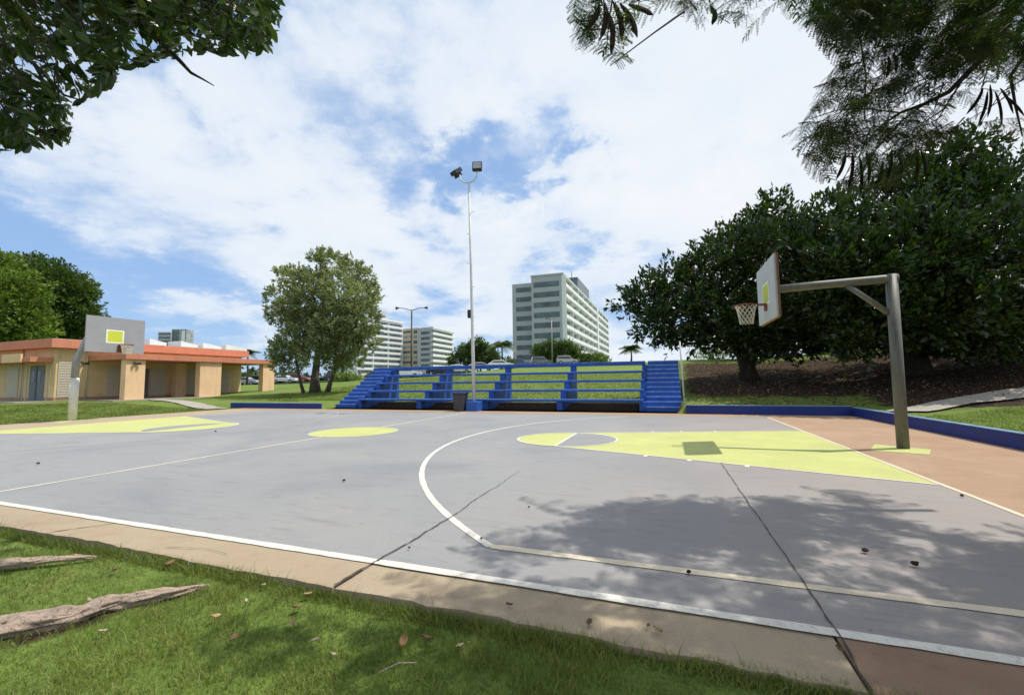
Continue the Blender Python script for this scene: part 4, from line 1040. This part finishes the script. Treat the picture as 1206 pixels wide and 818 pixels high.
# ================================================================== OVERHANGING FEATHERY TREE (upper right)
def in_poly(x, y, poly):
    c = False; n = len(poly)
    for i in range(n):
        x1, y1 = poly[i]; x2, y2 = poly[(i+1) % n]
        if (y1 > y) != (y2 > y) and x < (x2-x1)*(y-y1)/(y2-y1)+x1: c = not c
    return c
def frond_mesh(L=.46, npair=13, nl=9):
    Q = []
    for i in range(1, npair+1):
        if random.random() < .07: continue
        f = i/(npair+.5); p = np.array([L*f, 0, -L*.35*f*f])
        pl = .135*math.sin(math.pi*(.12+.80*f))**.7
        for sg in (-1, 1):
            d = unit(np.array([.62+random.gauss(0, .16), sg*.78, -.25+random.gauss(0, .16)])); pl_ = pl*random.uniform(.75, 1.1); dr_ = random.uniform(.05, .5)
            s = unit(np.cross(d, [0, 0, 1]))
            for j in range(nl):
                ff = (j+.5)/nl; b = p+d*pl_*ff+np.array([0, 0, -dr_*pl_*ff*ff])
                for s2 in (-1, 1):
                    ax = unit(s*s2+d*.35); ll = .0115*random.uniform(.7, 1.15); wv = d*.0031
                    Q.append([b-wv, b+wv, b+ax*ll+wv, b+ax*ll-wv])
            e = p+d*pl_+np.array([0, 0, -dr_*pl_]); wv = np.array([.0012, 0, 0]); Q.append([p-wv, p+wv, e+wv, e-wv])
    prev = np.zeros(3)
    for i in range(1, 8):
        f = i/7; p = np.array([L*f, 0, -L*.35*f*f]); wv = np.array([0, .0025, 0]); Q.append([prev-wv, prev+wv, p+wv, p-wv]); prev = p
    return np.array(Q)
FR = [frond_mesh(.40, 12, 9), frond_mesh(.50, 14, 10), frond_mesh(.40, 12, 9), frond_mesh(.50, 14, 10), frond_mesh(.40, 12, 9), frond_mesh(.50, 14, 10)]
ZA = [(905, -40), (1240, -40), (1240, 185), (1150, 160), (1075, 205), (1040, 232), (985, 235), (922, 165), (955, 118), (985, 60), (930, 22)]
ZT = [(868, -40), (1240, -40), (1240, 62), (1120, 50), (1000, 48), (930, 26)]
ZB = [(676, -40), (778, -40), (768, 78), (735, 80), (672, 70)]
ZC = [(785, -40), (905, -40), (893, 42), (850, 48), (800, 30)]
ZL = [(-20, -20), (338, -20), (327, 62), (290, 70), (245, 62), (200, 70), (140, 84), (130, 105), (88, 128), (80, 172), (40, 178), (-20, 186)]
def visible_ok(p, zones):
    x, y, z = proj(p)
    if z < .4: return True
    if x < -25 or x > 1231 or y < -25: return True
    return any(in_poly(x, y, zn) for zn in zones)
TF = np.array([5.2, 2.2, .35])
ft = empty('feathery_tree', TF, 0, 'feathery-leaved tree hanging over the court from the upper right, with long dark pods', 'tree')
hubs = []
for _ in range(1700):                # crown out of the picture: shades the right foreground
    hubs.append((random.uniform(-3.0, 5.5), random.uniform(-1.6, 4.2), random.uniform(4.2, 5.9)))
def shade_keep(h):
    g = np.array(h)-SUN/SUN[2]*h[2]          # where its shadow falls
    s = .5+.5*math.sin(g[0]*2.3+1.0)*math.cos(g[1]*2.9+.4)+.35*math.sin(g[0]*5.1+g[1]*3.7)
    lim = 2.10+.35*math.sin(g[0]*2.1)+(.4 if g[0] > -2.4 else 0)-max(0, -3.2-g[0])*1.15
    if g[1] > lim or g[0] < -4.7-.25*random.random(): return False
    return random.random() < min(1, max(.12, s*1.15+.02)+(.45 if g[1] < .1 and g[0] > -4.5 else 0))
hubs = [h for h in hubs if shade_keep(h)]
vis = []
for zn, n, dr in ((ZA, 78, (4.3, 5.6)), (ZT, 75, (4.4, 6.2)), (ZB, 8, (2.9, 3.3)), (ZC, 8, (3.1, 3.5))):
    xs = [q[0] for q in zn]; ys = [q[1] for q in zn]; c = 0
    while c < n:
        x, y = random.uniform(min(xs), max(xs)), random.uniform(min(ys), max(ys))
        if not in_poly(x, y, zn): continue
        if zn is ZA and x > 1075 and y > 62 and random.random() < .92: continue
        vis.append((tuple(at(x, y, random.uniform(*dr))), zn)); c += 1
quads, tints = [], []
twigs = MB(); limbs = MB()
def add_frond(b, d, k, sc=1.0):
    d = unit(np.array(d)); s = unit(np.cross([0, 0, 1], d)); n = np.cross(d, s)
    roll = random.uniform(-.5, .5); s2 = s*math.cos(roll)+n*math.sin(roll); n2 = np.cross(d, s2)
    q = FR[k]*sc
    w_ = b+q[..., 0:1]*d+q[..., 1:2]*s2+q[..., 2:3]*n2
    quads.append(w_); tints.append(np.clip(random.random()*.7+.3*RNG.random(len(w_)), 0, 1))
nf = 0
for h, zn in [(h, None) for h in hubs]+vis:
    h = np.array(h)
    zones = [ZA, ZB, ZC]
    if not visible_ok(h, zones): continue
    if zn is None:
        x_, y_, z_ = proj(h)
        if z_ > .4 and -25 < x_ < 1231 and y_ > -60: continue
    got = 0
    tries = 9 if zn is None else 12; want = 6 if zn is None else 6
    for _ in range(tries):
        a = random.uniform(0, 2*math.pi); el = random.uniform(-.9, .25)
        d = np.array([math.cos(a)*math.cos(el), math.sin(a)*math.cos(el), math.sin(el)])
        k = random.randint(0, 5); L = (.40, .50)[k % 2]; sc = random.uniform(.8, 1.1)*(.66 if zn in (ZB, ZC) else 1)
        tip = h+d*L*sc+np.array([0, 0, -.3*L]); mid = h+d*L*.5*sc
        if not (visible_ok(tip, zones) and visible_ok(mid, zones)): continue
        add_frond(h, d, k, sc); got += 1
        if got >= want: break
    if got:
        nf += got
        tdir = unit(np.array([5.2, 2.2, 5.0])-h)
        tl_n = random.uniform(.22, .5) if zn is not None else .55; tdir = unit(tdir+RNG.normal(size=3)*.55)
        e = h+tdir*tl_n+np.array([0, 0, tl_n*.5])
        if visible_ok(e, zones) and visible_ok((h+e)/2, zones): twigs.tube([h-tdir*.03, (h+e)/2+RNG.normal(size=3)*.04, e], [.003, .005, .008], 5)
Q = np.concatenate(quads); fast_mesh('crown', Q, 4, MT['leaf_feather'], ft, np.concatenate(tints))
print('fronds', nf, 'quads', len(Q))
# trunk, limbs and the bare branches one sees against the sky
limbs.tube([TF-[0, 0, .2], TF+[.05, 0, 1.5], TF+[-.1, .05, 3.0], TF+[-.3, .1, 4.2]], [.30, .23, .2, .15], 12, wob=.1)
for tgt in ((-1.5, .5, 5.6), (-.5, -.6, 5.7), (1, 2.2, 5.9), (2.0, -1, 5.6)):
    a = TF+[-.2, .05, 3.4]; b = np.array(tgt); limbs.tube([a, a+(b-a)*.4+[0, 0, .5], a+(b-a)*.75+[0, 0, .4], b], [.12, .08, .05, .02], 8)
def branch(pxs, D0, D1, r0, r1):
    n = len(pxs); pts = [at(p_[0], p_[1], D0+(D1-D0)*i/(n-1)) for i, p_ in enumerate(pxs)]
    twigs.tube(pts, [r0+(r1-r0)*i/(n-1) for i in range(n)], 7)
branch([(1330, -60), (1240, 10), (1165, 62), (1138, 88), (1118, 108), (1090, 122), (1060, 133), (1035, 150)], 5.6, 5.0, .05, .010)
branch([(1118, 108), (1095, 118), (1062, 142), (1030, 178), (1005, 215)], 5.1, 4.9, .016, .005)
branch([(1170, 58), (1146, 70), (1110, 88), (1080, 96), (1050, 102)], 5.2, 5.0, .014, .004)
branch([(1146, 70), (1142, 55), (1150, 30), (1165, 5)], 5.2, 5.3, .008, .012)
branch([(1092, 97), (1078, 80), (1072, 66)], 5.1, 5.1, .006, .003)
branch([(1138, 88), (1122, 112), (1108, 135), (1098, 150)], 5.1, 5.0, .012, .003)
branch([(1155, 98), (1128, 98), (1110, 97)], 5.1, 5.1, .005, .004)
branch([(1290, -40), (1210, 60), (1190, 90), (1196, 125), (1204, 160)], 5.6, 5.2, .03, .007)
branch([(1180, 40), (1160, 90), (1152, 120)], 5.3, 5.2, .010, .004)
branch([(1060, 133), (1020, 128), (985, 130), (955, 140)], 5.0, 4.9, .009, .004)
branch([(1010, -30), (1012, 40), (1020, 90), (1018, 140)], 5.0, 4.9, .012, .005)
branch([(705, -30), (712, 8), (712, 30)], 3.2, 3.1, .006, .003)
branch([(830, -30), (838, 15), (860, 28)], 3.4, 3.3, .005, .002)
limbs.build('trunk', MT['bark_dark'], ft); twigs.build('twig_sprays', MT['bark_dark'], ft)
# seed pods
pods = []
def pod(px, py, D, L, ang, tilt=0):
    top = at(px, py, D); d = -Uv*math.cos(ang)+Rv*math.sin(ang)+Fv*tilt; d = unit(d)
    m = MB(); n = 7; pts = [top+d*L*i/(n-1)+Rv*.02*math.sin(i*.6) for i in range(n)]
    s = unit(np.cross(d, Fv)); wd = [.006, .018, .021, .020, .021, .017, .004]
    vs = []
    for p_, w_ in zip(pts, wd): vs += [p_+s*w_, p_+Fv*.006, p_-s*w_, p_-Fv*.006]
    m.add(vs, [(4*i+k, 4*i+(k+1) % 4, 4*i+4+(k+1) % 4, 4*i+4+k) for i in range(n-1) for k in range(4)])
    m.build('seed_pod', MT['pod'], ft)
for a in [(1052, 62, 5.0, .24, .15), (1060, 64, 5.0, .22, .6), (1046, 66, 5.0, .26, -.05), (1166, 100, 5.1, .38, -.05), (1158, 104, 5.1, .36, -.55), (1172, 108, 5.1, .40, .22), (1178, 104, 5.1, .34, .5), (1182, 112, 5.15, .36, .8), (1163, 108, 5.1, .40, -.25), (1004, 180, 4.9, .40, -.1), (1012, 184, 4.9, .44, .05), (1020, 180, 4.9, .36, .1), (996, 178, 4.9, .34, -.3), (1050, 176, 4.95, .42, -.15), (1058, 180, 5.0, .36, .1), (1078, 172, 5.0, .40, .05), (1084, 176, 5.0, .34, .2), (1040, 190, 4.95, .36, -.3), (712, 4, 3.1, .26, -.08), (722, 2, 3.1, .29, .25), (730, 4, 3.1, .28, .5), (705, 8, 3.1, .21, -.5), (716, 14, 3.1, .31, .1), (740, 6, 3.1, .2, 1.2), (838, 8, 3.3, .14, .1)]:
    pod(*a)

# ================================================================== BROADLEAF CROWN OVER THE UPPER LEFT
TL = np.array([-10.6, -3.6, -.05])
tl2 = empty('broadleaf_tree', TL, 0, 'near tree whose large oval leaves hang into the upper left corner', 'tree')
C = []
while len(C) < 330:
    x, y = random.uniform(-60, 345), random.uniform(-60, 190)
    if not in_poly(x, y, ZL+[]) and not (x < -20 or y < -20): continue
    if (22 < x < 120 and 55 < y < 112) and random.random() < .78: continue
    C.append(at(x, y, random.uniform(3.3, 5.0)))
for _ in range(420):
    C.append(np.array([random.uniform(-12, -5.8), random.uniform(-4, 1.2), random.uniform(4.6, 6.4)]))
cen, axs, tn = [], [], []
tw = MB(); lm2 = MB()
for c in C:
    if not visible_ok(c, [ZL]): continue
    tt = random.random(); hang = unit(np.array([random.gauss(0, .5), random.gauss(0, .5), -.35+random.gauss(0, .35)]))
    k = 0
    for _ in range(16):
        d = unit(hang*.7+np.array([random.gauss(0, .8), random.gauss(0, .8), random.gauss(-.15, .5)]))
        b = c+d*random.uniform(.0, .05)+np.array([random.gauss(0, .03) for _ in range(3)]); L = random.uniform(.10, .17)
        if not visible_ok(b+d*L*.85, [ZL]): continue
        cen.append(b); axs.append(np.append(d, L)); tn.append(min(1, max(0, .45*tt+.55*random.random()))); k += 1
        if k >= 11: break
    if k:
        e = c+unit(TL+np.array([1.2, 1.0, 6.0])-c)*random.uniform(.2, .5)+RNG.normal(size=3)*.12+np.array([0, 0, .15])
        if visible_ok(e, [ZL]) and visible_ok((c+e)/2, [ZL]): tw.tube([c-hang*-.02, (c+e)/2+RNG.normal(size=3)*.03, e], [.003, .005, .008], 5)
cen = np.array(cen); axs = np.array(axs); ax = unit(axs[:, :3]); LL = axs[:, 3:4]
s = unit(np.cross(ax, RNG.normal(size=ax.shape)*.7+[0, 0, 1])); n = np.cross(s, ax); W2 = LL*.19
def pt(f, w, up): return cen+ax*LL*f+s*W2*w+n*LL*up
halfA = np.stack([pt(0, 0, 0), pt(.28, .85, .05), pt(.62, 1.0, .05), pt(.9, .4, -.01), pt(1.02, 0, -.06), pt(.5, 0, -.02)], 1)
halfB = np.stack([pt(0, 0, 0), pt(.5, 0, -.02), pt(1.02, 0, -.06), pt(.9, -.4, -.01), pt(.62, -1.0, .05), pt(.28, -.85, .05)], 1)
fast_mesh('crown', np.concatenate([halfA, halfB]), 6, MT['leaf_near'], tl2, np.array(tn+tn))
lm2.tube([TL-[0, 0, .2], TL+[.1, .1, 1.5], TL+[.3, .25, 3.2], TL+[.8, .6, 4.6]], [.42, .33, .28, .18], 12, wob=.12)
def br2(pxs, D0, D1, r0, r1):
    n = len(pxs); tw.tube([at(a[0], a[1], D0+(D1-D0)*i/(n-1)) for i, a in enumerate(pxs)], [r0+(r1-r0)*i/(n-1) for i in range(n)], 7)
for tgt in ((-9.3, -1.6, 5.6), (-8.6, -1.0, 6.2), (-10.0, -.9, 5.4)):
    a = TL+[.3, .25, 3.4]; b = np.array(tgt); lm2.tube([a, a+(b-a)*.4+[0, 0, .4], b], [.14, .09, .035], 8)
br2([(60, -50), (130, 10), (180, 40), (212, 72), (225, 86), (238, 93), (252, 101)], 4.2, 4.0, .035, .004)
br2([(-60, 20), (0, 50), (40, 75), (75, 112), (95, 118)], 4.0, 3.9, .03, .005)
br2([(-40, 90), (10, 120), (40, 150), (62, 165)], 3.9, 3.9, .02, .004)
br2([(180, -50), (240, 5), (290, 35), (318, 55)], 4.3, 4.2, .025, .004)
lm2.build('trunk', MT['bark_dark'], tl2); tw.build('twig_sprays', MT['bark_dark'], tl2)

# ================================================================== LAWN IN FRONT: BLADES, ROOTS, LITTER
def blades(n, sampler, h, wd, lean, mat='blade'):
    X, Y = sampler(n); n = len(X); Z = tz(X, Y)-.004
    P0 = np.stack([X, Y, Z], 1); a = RNG.random(n)*6.283; H = h*(.5+RNG.random(n)*.9)
    cl = .5+.5*np.sin(X*3.1+1.3*np.sin(Y*2.7))*np.cos(Y*3.7); H = H*(.55+.75*cl)*np.where(RNG.random(n) < .03, 1.7, 1)
    ln = lean*(.3+RNG.random(n)*1.2)
    d = np.stack([np.cos(a)*ln, np.sin(a)*ln, np.ones(n)], 1); d = unit(d)
    b = RNG.random(n)*6.283; s = np.stack([np.cos(b), np.sin(b), np.zeros(n)], 1)*(wd*(.6+.8*RNG.random(n)))[:, None]
    mid = P0+d*H[:, None]*.55; tip = P0+d*H[:, None]+np.stack([np.cos(a), np.sin(a), -np.ones(n)*.5], 1)*(H*ln*.35)[:, None]
    q1 = np.stack([P0-s*.5, P0+s*.5, mid+s*.38, mid-s*.38], 1); q2 = np.stack([mid-s*.38, mid+s*.38, tip+s*.05, tip-s*.05], 1)
    patch = .5+.5*np.sin(X*1.1+2)*np.cos(Y*1.9+X*.6)
    t = np.clip(.25+.35*patch+.5*(RNG.random(n)-.35), 0, 1)
    return np.concatenate([q1, q2]), np.concatenate([t, t])
def samp_near(n):
    # more blades near the camera
    D = 1.2+9*RNG.random(n)**1.4; az = YAW+(RNG.random(n)-.5)*R(112)
    X = CAM[0]+np.sin(az)*D; Y = CAM[1]+np.cos(az)*D
    k = (Y < -.455-.03*RNG.random(n)) & (X < 2.9)
    pt_ = .5+.28*np.sin(X*3.9+1.7*np.sin(Y*3.1))*np.cos(Y*4.7+X)+.3*np.sin(X*9.1+Y*7.3)*np.sin(Y*11-X*3)
    rd_ = np.minimum(np.abs((X+7.02)*.85-(Y+1.26)*.53), 1)
    k &= RNG.random(n) < np.clip(pt_*1.5, .30, 1)*np.clip(.35+rd_/.25, 0, 1)
    return X[k], Y[k]
def samp_edge(n):
    X = -11+RNG.random(n)*13; Y = -.47-.10*RNG.random(n)**2; k = RNG.random(n) < (.6+.4*np.sin(X*2.3)*np.sin(X*5.1+1)); return X[k], Y[k]
A = [blades(330000, samp_near, .052, .0042, .55), blades(26000, samp_edge, .075, .0045, .5)]
def samp_right(n):
    X = 3.15+RNG.random(n)*11; Y = 5.5+RNG.random(n)*9.5
    k = Y < 8.7+(X-3)*.62+3.5; return X[k], Y[k]
A.append(blades(60000, samp_right, .06, .011, .6))
def samp_left(n):
    X = LX-.05-RNG.random(n)*13; Y = 3+RNG.random(n)*12; return X, Y
A.append(blades(50000, samp_left, .07, .025, .6))
def samp_hill(n):
    X = -36+RNG.random(n)*33; Y = 20.8+RNG.random(n)**1.3*26; return X, Y
A.append(blades(60000, samp_hill, .09, .035, .6))
fast_q = np.concatenate([a[0] for a in A]); fast_t = np.concatenate([a[1] for a in A])
gr = fast_mesh('grass', fast_q, 4, MT['blade'], None, fast_t); tag(gr, 'short lawn grass around the court', 'grass', None, 'stuff')
# dry leaves carpeting the bank under the dark trees
n = 9000; X = -2.6+RNG.random(n)*15; Y = 16.6+RNG.random(n)**1.2*15
k = (dirt_f := (RNG.random(n) < .9)); X, Y = X[k], Y[k]; n = len(X)
P0 = np.stack([X, Y, tz(X, Y)+.02+.03*RNG.random(n)], 1); ax = unit(RNG.normal(size=(n, 3))*[1, 1, .35])
q = leaf_quads(P0, ax, .06+.10*RNG.random(n), .05, .1, np.tile([0, 0, 1.], (n, 1)))
lt_ = fast_mesh('leaf_litter', q, 4, MT['dry'], None, RNG.random(n)**1.6); tag(lt_, 'dry brown leaves strewn over the shaded bank', 'leaf litter', None, 'stuff')
# exposed roots
def root(pts, rad, label):
    from mathutils import noise as mn
    m = MB(); q = [np.array(p_, float) for p_ in pts]; ps_, rs = [], []
    for i in range(len(q)-1):
        for j in range(16):
            f = j/16; ps_.append(q[i]*(1-f)+q[i+1]*f+np.array(mn.noise_vector(Vector(q[i]*(1-f)+q[i+1]*f)*5))*[.02, .02, .012]); rs.append(rad[i]*(1-f)+rad[i+1]*f)
    ps_.append(q[-1]); rs.append(rad[-1])
    m.tube(ps_, rs, 30)
    cs = np.repeat(np.array(ps_), 30, 0); rr_ = np.repeat(np.array(rs), 30)
    for i, v_ in enumerate(m.v):
        v_ = np.array(v_); o_ = (v_-cs[i]); a_ = i % 30/30*6.283; s_ = i//30
        k_ = mn.noise(Vector((math.cos(a_)*1.6, math.sin(a_)*1.6, s_*.11)))*.62+mn.noise(Vector((math.cos(a_)*4.5, math.sin(a_)*4.5, s_*.16+7)))*.38+mn.noise(Vector(v_)*38)*.22
        m.v[i] = tuple(cs[i]+o_*(1+k_)*np.array([1, 1, .8]))
    o = m.build('exposed_root', MT['root'], None, 0, q[len(q)//2]*[1, 1, 0]); tag(o, label, 'root', 'bare roots in the front lawn')
    sm = o.modifiers.new('smooth', 'SUBSURF'); sm.levels = 1; sm.render_levels = 1
root([(-7.9, -1.95, -.04), (-7.28, -1.50, -.035), (-7.02, -1.24, -.03), (-6.90, -1.02, -.035), (-6.70, -.82, -.02), (-6.60, -.64, -.045)], [.095, .082, .068, .055, .040, .013], 'thick pinkish bare root tapering across the grass, the nearer of two')
root([(-9.2, -1.6, -.02), (-8.6, -1.12, .015), (-8.25, -.82, .01), (-8.0, -.62, -.02)], [.06, .05, .035, .012], 'thinner bare root at the left edge, beyond the thick pinkish one')
# fallen leaves, one by one
def fallen(name, loc, L, col, label, cat, grp, curl=.25, rz=None):
    m = MB(); rz = random.random()*6.28 if rz is None else rz; wd = L*.27
    rows = []
    for i in range(6):
        f = i/5; w_ = wd*math.sin(math.pi*(.06+.9*f))**.8
        for s_ in (-1, -.5, 0, .5, 1):
            rows.append((L*(f-.5), w_*s_, .012+curl*L*(abs(s_)**2*.5+(f-.5)**2*1.2)+random.uniform(-.003, .003)))
    m.add(rows, [(5*i+j, 5*i+j+1, 5*i+j+6, 5*i+j+5) for i in range(5) for j in range(4)], 0, True)
    o = m.build(name, MT[col]); o.location = Vector(loc); o.rotation_euler = (random.uniform(-.25, .25), random.uniform(-.25, .25), rz)
    so_ = o.modifiers.new('thick', 'SOLIDIFY'); so_.thickness = .0025
    return tag(o, label, cat, grp)
for i, c in enumerate(((.20, .115, .05), (.42, .36, .23), (.13, .075, .035), (.32, .23, .11))):
    MT['fl%d' % i] = pmat('fallen_leaf_%d' % i, c, .8, .25, 8, 60, tuple(np.array(c)*.5), .5)
CN = ['reddish brown', 'bleached pale', 'dark brown', 'tan']
LEAVES = [(475, 757, 0, .11, 'largest reddish brown leaf in the shaded grass right of the roots'), (503, 753, 2, .09, 'dark brown leaf beside the largest reddish leaf in the shade'), (541, 762, 1, .07, 'bleached pale leaf in the shaded grass, farthest right of the lawn litter'), (372, 757, 1, .07, 'bleached pale curled leaf in the sunny grass before the slab joint'), (350, 716, 0, .09, 'reddish leaf in the sunny grass just below the slab edge'), (362, 700, 3, .08, 'tan leaf close under the slab edge by the joint'), (345, 735, 3, .08, 'tan leaf in the middle of the sunny grass'), (275, 755, 0, .10, 'reddish leaf near the lower end of the sunny grass'), (200, 665, 0, .10, 'reddish leaf by the slab edge beyond the thick root'), (135, 672, 2, .08, 'brown leaf between the two roots'), (90, 655, 3, .08, 'tan leaf at the tip of the thin root'), (310, 690, 1, .06, 'small pale leaf against the slab edge'), (290, 708, 1, .05, 'tiny pale leaf in sunny grass right of the thick root tip'), (105, 705, 1, .06, 'pale leaf in grass above the middle of the thick root'), (253, 727, 3, .08, 'tan leaf in sunny grass below the thick root tip'), (120, 742, 1, .06, 'pale leaf below the middle of the thick root'), (327, 706, 2, .05, 'small brown leaf in sunny grass by the slab'), (392, 775, 1, .05, 'tiny pale leaf at the edge of the lawn shade')]
for px, py, c, L, lab in LEAVES:
    d = Fv+Rv*(px-603)/FPX-Uv*(py-409)/FPX; p_ = CAM+d*((-.02-CAM[2])/d[2]); fallen('fallen_leaf', (p_[0], p_[1], float(tz(p_[0], p_[1]))+.03), L*.75, 'fl%d' % c, lab, 'leaf', 'dry leaves fallen on the front lawn')
CL = [(695, 737, 2, .07, 'brown leaf on the tan concrete strip below the middle of the sideline'), (600, 715, 2, .05, 'small dark leaf on the tan strip right of the slab joint'), (775, 745, 3, .06, 'tan leaf on the shaded concrete strip'), (764, 740, 2, .04, 'tiny brown leaf on the shaded concrete strip'), (990, 768, 2, .05, 'dark leaf beside the second slab joint')]
for px, py, c, L, lab in CL:
    d = Fv+Rv*(px-603)/FPX-Uv*(py-409)/FPX; p_ = CAM+d*((.0-CAM[2])/d[2]); fallen('fallen_leaf', (p_[0], p_[1], .004), L, 'fl%d' % c, lab, 'leaf', 'dry leaves fallen on the concrete')
def seed(px, py, r, label):
    r *= .82
    d = Fv+Rv*(px-603)/FPX-Uv*(py-409)/FPX; p_ = CAM+d*((.018-CAM[2])/d[2])
    bm = bmesh.new(); bmesh.ops.create_icosphere(bm, subdivisions=2, radius=r)
    for v_ in bm.verts: v_.co *= 1+.5*(random.random()-.5); v_.co.z = max(v_.co.z*.75, -r*.6)
    me_ = bpy.data.meshes.new('seed_husk'); bm.to_mesh(me_); bm.free(); me_.materials.append(MT['pod'])
    o = bpy.data.objects.new('seed_husk', me_); COL.objects.link(o); o.location = (p_[0], p_[1], .017+r*.6)
    tag(o, label, 'seed husk', 'dark husks lying on the court')
for a in [(1019, 649, .028, 'dark husk in the shade right of the second slab joint, left one of a pair'), (1078, 665, .028, 'dark husk in the shade, right one of a pair before the near key'), (1133, 584, .024, 'dark husk by the baseline beside the terracotta paving'), (811, 674, .02, 'small dark husk on the three-point line in the tree shade'), (405, 566, .026, 'dark speck of husk alone on the sunny grey court'), (623, 597, .014, 'tiny dark husk inside the near three-point arc'), (567, 634, .014, 'tiny husk beside the corner of the three-point line'), (482, 645, .013, 'tiny husk left of the crack near the sideline'), (254, 508, .03, 'dark husk by the tip of the far key'), (45, 546, .03, 'dark husk near the far three-point arc at the left')]:
    seed(*a)
st_ = MB(); d = Fv+Rv*(470-603)/FPX-Uv*(785-409)/FPX; a = CAM+d*((.02-CAM[2])/d[2])
st_.tube([a+[-.06, -.08, .01], a+[0, 0, .02], a+[.07, .06, .0]], [.004, .004, .003], 6); tag(st_.build('twig', MT['root'], None, 0, a*[1, 1, 0]), 'short broken pale twig in the shaded grass near the bottom edge', 'twig')
